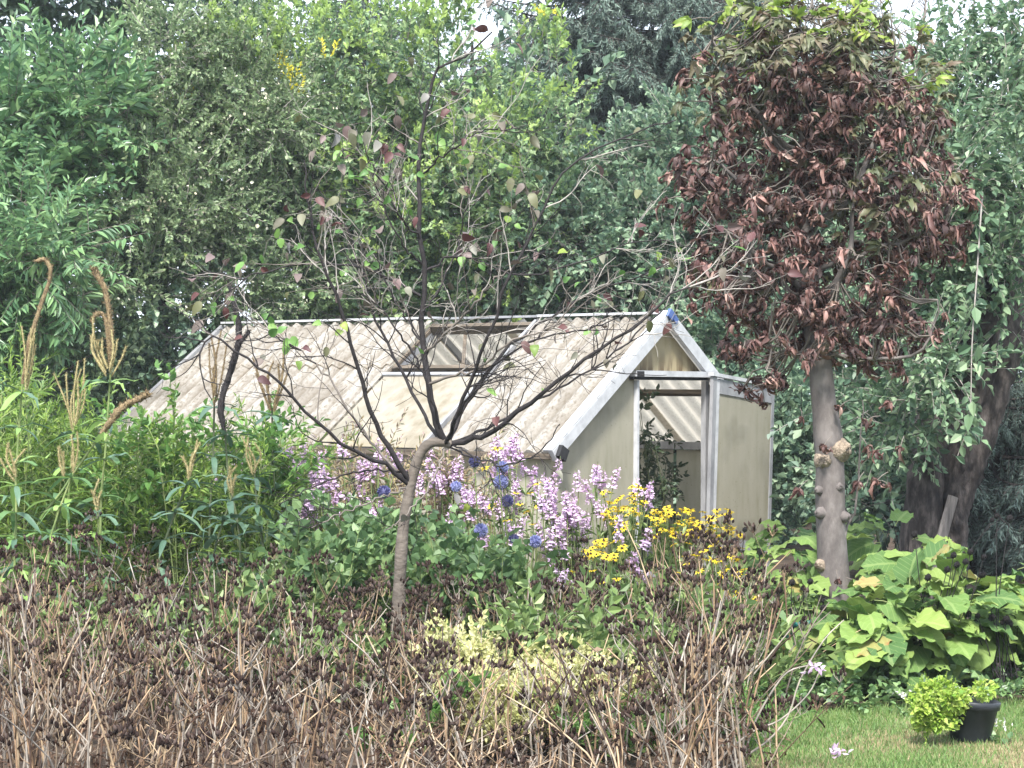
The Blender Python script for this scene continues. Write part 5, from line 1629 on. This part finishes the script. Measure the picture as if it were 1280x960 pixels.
yellow_clump('few yellow daisies among blue globes', 640, 12.4, [(622, 560), (606, 585), (634, 650), (646, 690), (605, 690), (615, 632)])


# blue globe thistles
def globe(seed, mat):
    r = np.random.default_rng(seed)
    mb = MB()
    prof = [(.0001 + .026 * math.sin(a), -.026 * math.cos(a)) for a in np.linspace(.05, 3.09, 7)]
    mb.lathe(prof, 10, 0)
    n = 190
    k = np.arange(n) + .5
    ph = np.arccos(1 - 2 * k / n); th = math.pi * (1 + 5 ** .5) * k
    d = np.stack([np.cos(th) * np.sin(ph), np.sin(th) * np.sin(ph), np.cos(ph)], -1)
    V = np.array([(-.0022, 0, 0), (.0022, 0, 0), (0, .02, 0), (-.004, .014, .002), (.004, .014, .002)])
    mb.scatter((V, [(np.array([(0, 1, 4), (0, 4, 2), (0, 2, 3)]), 0)]), frames(d, r.normal(size=(n, 3)), r.uniform(.85, 1.15, n)), d * .024)
    return mb.mesh('globe', [mat])


GB = [globe(1, 'blue_globe'), globe(2, 'blue_globe'), globe(3, 'dark_globe')]
for px, py, g, s, lab in ((628, 584, 0, .9, 'blue globe flower touching a larger one just below it'), (626, 603, 1, 1.1, 'largest pale blue globe flower right of the bent trunk'), (593, 577, 2, .85, 'dark blue globe flower half behind a twig near the trunk bend'),
                          (601, 663, 1, 1.05, 'pale blue globe flower low beside the dead stalks, left of two'), (669, 677, 1, .95, 'pale blue globe flower low left of the mauve spikes'), (642, 673, 2, .75, 'small dark blue globe flower between two pale ones'),
                          (676, 745, 2, .95, 'lowest blue globe flower amid brown seed heads'), (480, 615, 2, 1.0, 'dark blue globe flower left of the bent trunk'), (570, 608, 0, .8, 'blue globe flower close behind the bent trunk'),
                          (634, 626, 2, .9, 'dark spent globe flower under the largest pale one')):
    d = 12.5
    tip = P(px, py, d)
    t = thing('globe_thistle', lab, 'flower', (tip[0] + rng.normal() * .05, d + .03, 0))
    loc = tip - np.array(t.location)
    mb = MB(); mb.tube(smooth_path([(0, 0, 0), loc * .5 + np.array([rng.normal() * .03, 0, 0]), loc], 8), .004, 5)
    for k in range(6):
        V, F = leaf6(.14, .05, .2, -.3); Mx = frames(rdir(1) + np.array([0, 0, .2]), np.array([[0, 0, 1.0]]))[0]
        mb.add(V @ Mx.T + loc * rng.uniform(.15, .75), F, 1)
    mb.build('stem', ['green_stem', 'ivy'], t)
    put('globe', GB[g], t, loc, None, s)


# ------------------------------------------------------------------ dead stalks in front
def pods(seed):
    r = np.random.default_rng(seed)
    mb = MB()
    n = r.integers(3, 9)
    for i in range(n):
        d = unit(np.array([r.normal() * .55, r.normal() * .55, 1.0]))
        p = d * r.uniform(.025, .06)
        mb.tube([(0, 0, 0), p * .6 + np.array([0, 0, -.004]), p], [.0014, .0012, .0012], 3, 1)
        u = unit(d + np.array([0, 0, .6]) + r.normal(size=3) * .15)
        L, W = r.uniform(.02, .032), r.uniform(.0055, .0085)
        Mx = frames(np.cross(u, [1, .3, 0.0])[None], u[None])[0]
        mb.lathe([(W * .35, 0), (W, L * .3), (W * .9, L * .6), (W * .2, L)], 6, 0, Mx, p)
    return mb.mesh('seed_head', ['pod', 'stalk'])


PD = [pods(i) for i in range(8)]


def stalk(seed):
    r = np.random.default_rng(seed)
    mb = MB()
    ln = r.normal(size=2) * .09
    bend = r.normal(size=2) * .07
    s = np.linspace(0, 1, 9)
    pth = np.stack([ln[0] * s + bend[0] * s ** 2, ln[1] * s + bend[1] * s ** 2, s * .8], -1)
    pth[1:] += r.normal(size=(8, 3)) * .0022
    r0 = r.uniform(.003, .0058)
    mb.tube(pth, np.linspace(r0, r0 * .55, 9), 5)
    tips = []
    for i in range(r.integers(2, 4)):
        k = r.integers(4, 9)
        a = pth[min(k, 8)]
        az = r.uniform(0, 6.28)
        d = unit(np.array([math.cos(az) * .55, math.sin(az) * .55, 1.0]))
        l = r.uniform(.12, .3) * (1.0 if k < 8 else .7)
        e = a + d * l
        md = (a + e) / 2 + np.array([math.cos(az), math.sin(az), 0]) * .015
        mb.tube(smooth_path([a, md, e], 6), np.linspace(r0 * .5, r0 * .32, 7), 4)
        tips.append((e, d))
        if r.random() < .4:
            az += r.uniform(1, 2.5)
            d2 = unit(np.array([math.cos(az) * .6, math.sin(az) * .6, 1.0]))
            e2 = md + d2 * l * .55
            mb.tube([md, (md + e2) / 2, e2], np.linspace(r0 * .35, r0 * .25, 3), 3)
            tips.append((e2, d2))
    # withered leaves that hang along the stalk
    for i in range(r.integers(6, 11)):
        q = pth[r.integers(1, 8)] + r.normal(size=3) * .004
        V, F = leaflet(r.uniform(.06, .13), r.uniform(.008, .02), r.uniform(1.0, 3.2), r.uniform(.6, 1.2), r, 4)
        az = r.uniform(0, 6.28)
        Mx = frames(np.array([[math.cos(az), math.sin(az), r.uniform(-1.2, .4)]]), np.array([[0, 0, 1.0]]) + r.normal(size=(1, 3)) * .3)[0]
        mb.add(V @ Mx.T + q, F, 1)
    return mb.mesh('stalk', ['stalk', 'withered']), tips


ST = [stalk(i) for i in range(22)]


def straw(seed):
    r = np.random.default_rng(seed)
    mb = MB()
    s = np.linspace(0, 1, 7)
    b = r.normal(size=2) * .12
    pth = np.stack([b[0] * s ** 2, b[1] * s ** 2, s * .75], -1); pth[1:] += r.normal(size=(6, 3)) * .002
    mb.tube(pth, np.linspace(.0055, .003, 7), 5)
    if r.random() < .6:
        a = pth[4]; e = a + np.array([r.normal() * .1, r.normal() * .1, .22])
        mb.tube([a, (a + e) / 2, e], [.004, .0035, .0025], 4)
    return mb.mesh('stalk', ['stalk'])


SW = [straw(i) for i in range(8)]
env = lambda px: np.interp(px, [-60, 0, 60, 110, 170, 210, 300, 400, 480, 560, 640, 700, 780, 860, 920, 960, 1000], [680, 672, 668, 660, 665, 700, 692, 705, 735, 730, 715, 715, 705, 668, 668, 700, 800])
n_clump = 0


def dead_clump(px, d, label, top=None, n=8, group='dead brown perennials in the front stand', rad=.13, straws=2, heads=1.0):
    base = np.array([XG(px, d), d, 0.0])
    t = thing('dead_perennial', label, 'plant', base, 0, group)
    H = P(px, top if top else env(px), d)[2]
    for i in range(n):
        me, tips = ST[rng.integers(len(ST))]
        hgt = H * (1.08 - .55 * rng.random() ** 1.4)
        az = rng.uniform(0, 6.28); rr_ = rad * rng.random() ** .5
        p = np.array([math.cos(az) * rr_, math.sin(az) * rr_, -.01])
        E_ = Euler((rng.normal() * .10, rng.normal() * .12, rng.uniform(0, 6.28))).to_matrix()
        M3 = np.array(E_) * np.array([1.0, 1.0, hgt])[None]
        M3 = np.array(E_) @ np.diag([.9, .9, hgt])
        o = put('stalk', me, t, p, M3)
        for e, dd in tips:
            if rng.random() > heads: continue
            zz = rng.uniform(0, 6.28)
            Mz = np.array(Matrix.Rotation(zz, 3, 'Z'))
            put('seed_head', PD[rng.integers(8)], o, e, np.diag([1 / .9, 1 / .9, 1 / hgt]) @ Mz * rng.uniform(.8, 1.15))
    for i in range(straws):
        az = rng.uniform(0, 6.28)
        E_ = Euler((rng.normal() * .11, rng.normal() * .15, az)).to_matrix()
        put('stalk', SW[rng.integers(8)], t, (math.cos(az) * rad, math.sin(az) * rad, 0), np.array(E_) @ np.diag([1, 1, H * rng.uniform(.6, 1.3)]))


for px0, where in LAND[1:]:
    for k in range(2):
        dead_clump(px0 - 18 + k * 36 + rng.normal() * 8, 11.0 - .15 * k, 'tall sparse dead stalks, dark pods, ' + ('left' if k == 0 else 'right') + ' part, ' + where, top=env(px0) - rng.uniform(0, 22), n=3, rad=.1, straws=2, group='tall sparse dead stalks behind the stand')
for j, (d, row) in enumerate(((10.6, 'rearmost row'), (10.0, 'fourth row'), (9.45, 'middle row'), (8.95, 'second row'), (8.4, 'front row'), (7.9, 'nearest row'))):
    for px0, where in LAND:
        px = px0 + rng.uniform(-24, 24) + j * 6 - 10
        if px > 962 - j * 6: continue
        if 545 < px < 800 and j in (0, 1, 3) and rng.random() < .55: continue
        if 180 < px < 250 and j in (0, 1): continue
        dead_clump(px, d + rng.normal() * .08, 'dead brown stalk clump, dark pods, ' + row + ', ' + where, top=env(px) + rng.uniform(-22, 40) + j * 18 + (j == 5) * 60, n=((4, 4, 5, 6, 6, 6) if px < 545 or px > 800 else (3, 3, 3, 4, 4, 4))[j], straws=((4, 6, 8, 10, 11, 11) if px < 545 or px > 800 else (3, 4, 5, 6, 7, 7))[j], heads=(1, 1, .85, .7, .55, .5)[j])
dead_clump(172, 9.3, 'tallest dark brown stalk clump at left, standing over the others before green whorls', top=640, n=4, group=None, rad=.05, straws=1)
dead_clump(905, 11.6, 'dead stalk clump whose dark pods stand before the sliding door', top=650, n=6, group=None)
dead_clump(845, 11.4, 'dead stalk clump whose dark pods stand before the yellow daisies', top=655, n=7, group=None)
dead_clump(775, 11.3, 'dead stalk clump below the mauve and yellow flowers by the doorway', top=665, n=6, group=None)
dead_clump(640, 11.2, 'sparse dead stalk clump under the blue globes', top=690, n=5, group=None)
dead_clump(945, 8.7, 'rightmost dead stalk clump leaning over the lawn corner', top=800, n=6, group=None, rad=.1, straws=5)

# two pale bent stalks that reach over the lawn
t = thing('dry_stalk', 'long pale bent dry stalks reaching out over the lawn corner', 'plant', (XG(905, 8.7), 8.7, 0))
tb = np.array(t.location)
for pl in ([(905, 960), (955, 930), (985, 895), (1000, 850), (1030, 800), (1055, 775)], [(900, 950), (940, 915), (975, 900), (1010, 868), (1025, 838)], [(925, 955), (945, 900), (968, 860), (985, 840), (1005, 833), (1018, 832)]):
    mb = MB(); pth = smooth_path([np.array([0, 0, 0])] + [P(x, y, 8.7) - tb for x, y in pl], 22); mb.tube(pth, np.linspace(.006, .0025, len(pth)), 5); mb.build('stalk', ['stalk'], t)
for lab, p, grp in (('mauve flower sprig caught on the pale stalk over the big leaves', P(1020, 836, 8.68), None), ('fallen mauve flower lying on the lawn', np.array([*P(1047, 940, 9.05)[:2], .03]), None)):
    t = thing('fallen_flower' if 'fallen' in lab else 'flower_sprig', lab, 'flower', p)
    mb = MB(); V, F = FS[0].vertices, None
    for k in range(16):
        V, F = leaf6(.03, .016, .3, -.2); Mx = frames(rdir(1) + np.array([0, 0, .3]), rdir(1))[0]
        mb.add(V @ Mx.T + rng.normal(size=3) * np.array([.018, .018, .008]), F)
    mb.build('petal_cluster', ['pink'], t)


# ================================================================== RIGHT: LARGE LEAVED PLANT, POT, LAWN
def big_leaf(seed, mat, holes=0):
    r = np.random.default_rng(seed)
    l, w_ = .29, .25 * r.uniform(.85, 1.1)
    nl, nw = 10, 6
    V = []
    droop = r.uniform(.0, .55); cup = r.uniform(-.15, .35)
    for i in range(nl + 1):
        s = i / nl
        ww = w_ * .5 * (np.interp(s, [0, .12, .3, .5, .7, .85, .95, 1], [.45, .85, 1, .95, .72, .42, .16, 0]))
        ww *= 1 + (.018 if i % 2 else -.012)
        back = -.05 * max(0, 1 - s * 4)
        for j in range(nw + 1):
            u = (j / nw - .5) * 2
            x = ww * u
            z = -droop * l * s ** 2 + cup * abs(x) + .02 * math.sin(17 * s + j + seed) * abs(u) + r.normal() * .002
            V.append((x, l * s + back * abs(u) ** 2 * 1.2, z))
    F = []
    hole = set((r.integers(2, nl - 1), r.integers(0, nw)) for _ in range(holes))
    for i in range(nl):
        for j in range(nw):
            if (i, j) in hole: continue
            a = i * (nw + 1) + j
            F.append((a, a + 1, a + nw + 2, a + nw + 1))
    mb = MB(); mb.add(V, F, 0, True)
    mb.tube([(0, -.09, -.02), (0, -.03, .0), (0, .01, -.001)], [.004, .0035, .003], 4, 1)
    return mb.mesh('leaf', [mat, 'green_stem'])


BL = [big_leaf(i, 'big_leaf', 0 if i < 5 else 7) for i in range(7)]
BLY = [big_leaf(30 + i, 'big_leaf_yellow') for i in range(2)]


def big_plant(label, foot_px, d, dome, n, size, seedy=.05):
    base = np.array([XG(foot_px, d), d, 0.0])
    t = thing('large_leaved_plant', label, 'plant', base)
    for k in range(9):
        b = dome[rng.integers(len(dome))]
        e = b[0] - base + rdir(1)[0] * b[1] * .6
        e[2] = max(e[2], .25)
        mb = MB(); mb.tube(smooth_path([rng.normal(size=3) * np.array([.15, .1, 0]), e * .55 + np.array([0, 0, .1]), e], 9), np.linspace(.012, .005, 9), 6)
        mb.build('stem', ['dark_stem'], t)
    p, o = blob_points(dome, n, shell=.55, front=.85)
    for i in range(n):
        q = p[i]
        if q[2] < .12: q[2] = rng.uniform(.1, .25)
        dn = o[i] * np.array([1, 1, .25]) + rng.normal(size=3) * .35
        hi = (q[2] - dome[0][0][2]) / (dome[0][1][2])
        dn[2] = dn[2] * .5 - .16 + .2 * hi
        nr = np.array([rng.normal() * .35, -.22 + rng.normal() * .35, 1.0])
        me = BLY[rng.integers(2)] if rng.random() < seedy else BL[rng.integers(7)]
        put('leaf', me, t, q - base, frames(dn[None], nr[None], rng.uniform(*size))[0])
    return t


big_plant('wide mound of large lime green leaves right of the grey trunk', 1150, 11.5, [B(1150, 775, 11.4, 110, 70, .5), B(1100, 800, 11.1, 70, 50, .4), B(1210, 765, 11.5, 90, 60, .5), B(1150, 715, 11.9, 60, 30, .4), B(1060, 805, 11.2, 45, 42, .35)], 225, (.4, .95))
big_plant('large leaved plant running out of the picture at the right edge', 1290, 11.9, [B(1275, 750, 11.8, 60, 45, .4), B(1290, 790, 11.8, 50, 40, .3)], 60, (.45, .95), .12)
big_plant('smaller pale leaved plant between the door and the grey trunk', 990, 12.6, [B(985, 690, 12.6, 45, 45, .3), B(1000, 740, 12.2, 50, 50, .3), B(1010, 790, 11.6, 50, 45, .3)], 80, (.4, .72), .1)
big_plant('young leaves rising behind the grey trunk on its right', 1110, 12.8, [B(1110, 680, 12.8, 50, 35, .3)], 22, (.45, .75), .1)

mb = MB(); mb.lathe([(.0001 + .015 * math.sin(a), -.015 * math.cos(a)) for a in np.linspace(.05, 3.1, 7)], 9); mb.v[0] += rng.normal(size=mb.v[0].shape) * .0015
for _ in range(60):
    dq = rdir(1)[0]; V = np.array([(-.002, 0, 0), (.002, 0, 0), (0, .008, 0)]); mb.add(V @ frames(dq[None], rdir(1))[0].T + dq * .014, [(0, 1, 2)])
BH = mb.mesh('seed_head', ['black_head'])
for lab, px, d, heads in (('thin dark stalks with round black heads over the lime leaves, middle group', 1180, 11.1, [(1143, 668), (1160, 722), (1192, 694), (1207, 702), (1184, 712), (1228, 718), (1213, 690), (1196, 706), (1230, 696)]),
                          ('thin dark stalks with round black heads at the right above the leaves', 1260, 11.0, [(1238, 758), (1240, 772), (1222, 770), (1219, 778), (1258, 774), (1253, 778), (1262, 780), (1211, 768), (1272, 782), (1246, 645), (1262, 648)]),
                          ('stalks with round black heads left of the trunk foot', 985, 11.2, [(974, 738), (1004, 735), (1013, 727), (1030, 751), (1029, 760), (1042, 772), (1041, 782), (978, 724), (990, 728), (1091, 788)]),
                          ('stalks with round black heads standing before the sliding door', 935, 12.3, [(931, 662), (942, 662), (918, 676), (950, 690)]),
                          ('stalks with round black heads near the plank by the apple trunk', 1130, 12.9, [(1137, 642), (1118, 690), (1134, 691), (1165, 684), (1240, 650), (1110, 628)])):
    base = np.array([XG(px, d), d, 0.0])
    t = thing('black_headed_plant', lab, 'plant', base)
    for hx, hy in heads:
        q = P(hx, hy, d + rng.normal() * .08) - base
        mb = MB(); mb.tube(smooth_path([np.array([rng.normal() * .06, rng.normal() * .04, 0]), q * .5 + np.array([rng.normal() * .04, .02, 0]), q], 8), np.linspace(.004, .002, 9), 4)
        s = mb.build('stem', ['dark_twig'], t)
        put('seed_head', BH, s, q, None, rng.uniform(.85, 1.25))

# ground cover at the bed's edge
mb = MB()
n = 620
x = rng.uniform(1.2, 5.2, n); y = np.interp(x, [1.5, 2.2, 3.4, 7.5], [10.4, 10.75, 11.0, 11.8]) + rng.uniform(-.12, .5, n)
foliage(mb, 'ivy', np.stack([x, y, rng.uniform(.01, .06, n)], -1), rdir(n) * np.array([1, 1, .3]) + np.array([0, -.2, .35]), (.3, .7), mats=[0, 1, 0])
tag(mb.build('ground_cover', ['ivy', 'green_stem']), None, None, kind='stuff')

# teal tub half hidden
t = thing('tub', 'teal green plastic tub half hidden behind stalks at the foot of the grey trunk', 'tub', (XG(978, 11.9), 11.9, 0))
M['teal'] = noise_mat('teal plastic', [(.02, .14, .12), (.04, .22, .19)], scale=12, rough=.5)
mb = MB(); mb.lathe([(.0001, .02), (.14, .02), (.145, .05), (.17, .27), (.185, .28), (.185, .30), (.17, .30), (.155, .27), (.13, .04), (.0001, .03)], 20); mb.build('tub_body', ['teal'], t)

# black pot with its lime green plant
dp = 9.55
pb = np.array([XG(1214, dp), dp, 0.0])
t = thing('flower_pot', 'black plastic pot on the lawn overflowing with a lime green plant', 'plant pot', pb, 0)
M['pot'] = noise_mat('black pot plastic', [(.012, .014, .018), (.03, .034, .04)], scale=14, rough=.45)
tilt = Matrix.Rotation(R(5), 3, 'Y')
mb = MB(); mb.lathe([(.0001, .004), (.085, .004), (.09, .012), (.112, .155), (.122, .158), (.124, .19), (.118, .194), (.106, .16), (.1, .15)], 28, 0, tilt); mb.build('pot', ['pot'], t)
M['compost'] = noise_mat('compost', [(.02, .014, .01), (.05, .035, .025)], scale=40, bump=1)
mb = MB(); mb.lathe([(.0001, .165), (.06, .16), (.104, .15)], 20, 0, tilt); mb.build('compost', ['compost'], t)
pl = thing('pot_plant', 'lime green small leaved plant spilling leftwards out of the black pot', 'plant', pb + np.array([0, 0, .16]))
pm = MB()
main = [B(1178, 878, dp - .05, 34, 26, .15), B(1160, 884, dp - .08, 20, 22, .12), B(1212, 866, dp - .0, 30, 9, .09), B(1185, 890, dp - .1, 22, 14, .05)]
blobs = sub_blobs(main, 30, (.025, .045))
p, o = blob_points(blobs, 160, shell=.4, front=.6)
p[:, 2] = np.maximum(p[:, 2], .03)
foliage(pm, 'tiny', p, o + np.array([0, -.1, .5]) + rng.normal(size=p.shape) * .4, (.25, .45), mats=[0, 1, 0])
for k in range(14):
    e = p[rng.integers(len(p))]
    pm.tube(smooth_path([pb + np.array([rng.normal() * .04, 0, .16]), (pb + e) / 2 + np.array([0, 0, .12]), e], 6), .0018, 3, 1)
p, o = blob_points(blobs, 900, shell=.45, front=.75)
p[:, 2] = np.maximum(p[:, 2], .02)
Vl, Fl = leaf6(.027, .022, .2, -.2, .45)
pm.scatter((Vl, [(Fl, 0)]), frames(o + np.array([0, -.2, .1]) + rng.normal(size=p.shape) * .5, np.array([0, -.5, .8]) + rng.normal(size=p.shape) * .4, rng.uniform(.7, 1.2, 900)), p)
relmb(pm, np.array(pl.location)); pm.build('foliage', ['pot_leaf', 'green_stem'], pl)['kind'] = 'stuff'
big = []
for i in range(4):
    mb = MB(); V, F = leaf6(.034, .026, .2, -.2, .45); mb.add(V, F); big.append(mb.mesh('leaf', ['pot_leaf']))
p, o = blob_points(blobs, 300, shell=.9, front=.95)
p[:, 2] = np.maximum(p[:, 2], .025)
for i in range(300):
    put('leaf', big[i % 4], pl, p[i] - np.array(pl.location), frames((o[i] + np.array([0, -.2, -.1]) + rng.normal(size=3) * .5)[None], np.array([[0, -.6, .8]]) + rng.normal(size=(1, 3)) * .4, rng.uniform(.8, 1.2))[0])

for lab, px, py, n in (('white flower lying by the right side of the black pot', 1250, 905, 14), ('small weed with pale flower heads left of the pot plant', 1130, 868, 16)):
    d = 9.5 if n == 14 else 10.3
    b = np.array([XG(px, d), d, 0.0])
    t = thing('white_flower' if n == 14 else 'weed', lab, 'flower', b)
    tip = P(px, py, d) - b
    mb = MB(); mb.tube(smooth_path([(0, 0, 0), tip * .5 + np.array([.02, 0, .02]), tip], 6), .002, 4)
    for k in range(8):
        V, F = leaf6(.05, .03, .2, -.2); mb.add(V @ frames(rdir(1) + np.array([0, 0, .1]), np.array([[0, 0, 1.0]]))[0].T + np.array([rng.normal() * .03, rng.normal() * .03, .02]), F, 1)
    mb.build('stem', ['green_stem', 'ivy'], t)
    mb = MB()
    for k in range(n):
        V, F = leaf6(.018, .011, .2, -.2); mb.add(V @ frames(rdir(1), rdir(1))[0].T + tip + rng.normal(size=3) * np.array([.02, .02, .010]), F)
    mb.build('petal_cluster', ['white_petal'], t)

# greenhouse plants seen through the door
for a, b, h, lab in ((1.80, .22, 1.45, 'dark straggly plant inside the greenhouse at the left of the doorway'), (2.5, .9, 1.1, 'low leafy plant deeper inside the greenhouse')):
    c, s = math.cos(GTH), math.sin(GTH)
    x, y = GX + a * c - b * s, GY + a * s + b * c
    base = np.array([x, y, 0.0])
    t = thing('tomato_plant', lab, 'plant', base)
    pp, dd = [], []
    for k in range(5):
        e = np.array([rng.normal() * .16, rng.normal() * .16, h * rng.uniform(.75, 1.1)])
        pth = smooth_path([(0, 0, 0), e * .5 + rng.normal(size=3) * .03, e], 10)
        mb = MB(); mb.tube(pth, np.linspace(.008, .003, len(pth)), 4); mb.build('stem', ['dark_stem'], t)
        for q in pth[4:]:
            pp.append(q + rng.normal(size=3) * .02); dd.append(rdir(1)[0] + np.array([0, 0, .1]))
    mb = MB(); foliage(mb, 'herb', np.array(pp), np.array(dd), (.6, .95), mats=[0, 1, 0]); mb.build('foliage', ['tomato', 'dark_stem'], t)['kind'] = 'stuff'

# lawn blades
n = 130000
yy = 8.2 + (12.4 - 8.2) * rng.random(n) ** 1.3
xx = rng.uniform(.7, 5.4, n) * (yy / 10)
k = in_lawn(xx, yy)
xx, yy = xx[k], yy[k]
n = len(xx)
dryness = (np.sin(xx * 2.3 + 1.0) + np.sin(yy * 3.1 + xx * 1.7) + np.sin(xx * 5.3 - yy * 4.1) * .6 + (9.75 - yy) * 2.0 + rng.normal(size=n) * .8) > .45
hgt = rng.uniform(.018, .04, n) * np.where(dryness, .75, 1.15)
V = np.array([(-.0027, 0, 0), (.0027, 0, 0), (.0004, 1, .12)])
d = np.stack([rng.normal(size=n) * .45, rng.normal(size=n) * .45, np.ones(n)], -1)
Ms = frames(d, rdir(n)); Ms[:, :, 1] *= hgt[:, None]; Ms[:, :, 2] *= hgt[:, None]
Ts = np.stack([xx, yy, np.zeros(n)], -1)
mb = MB()
mb.scatter((V, [(np.array([(0, 1, 2)]), 0)]), Ms[~dryness], Ts[~dryness])
mb.scatter((V, [(np.array([(0, 1, 2)]), 1)]), Ms[dryness], Ts[dryness])
tag(mb.build('grass', ['blade', 'dry_blade']), None, None, kind='stuff')


# the soft summer air over the garden
hz, ht, hp, ho = new_mat('air')
ht.nodes.remove(hp)
pv = ht.nodes.new('ShaderNodeVolumePrincipled')
pv.inputs['Color'].default_value = (.86, .93, 1.0, 1)
pv.inputs['Density'].default_value = HAZE
pv.inputs['Anisotropy'].default_value = .2
ht.links.new(pv.outputs[0], ho.inputs['Volume'])
mb = MB(); mb.box((0, 17, 6.5), (60, 50, 15.0))
tag(mb.build('haze', [hz]), None, None, kind='stuff')
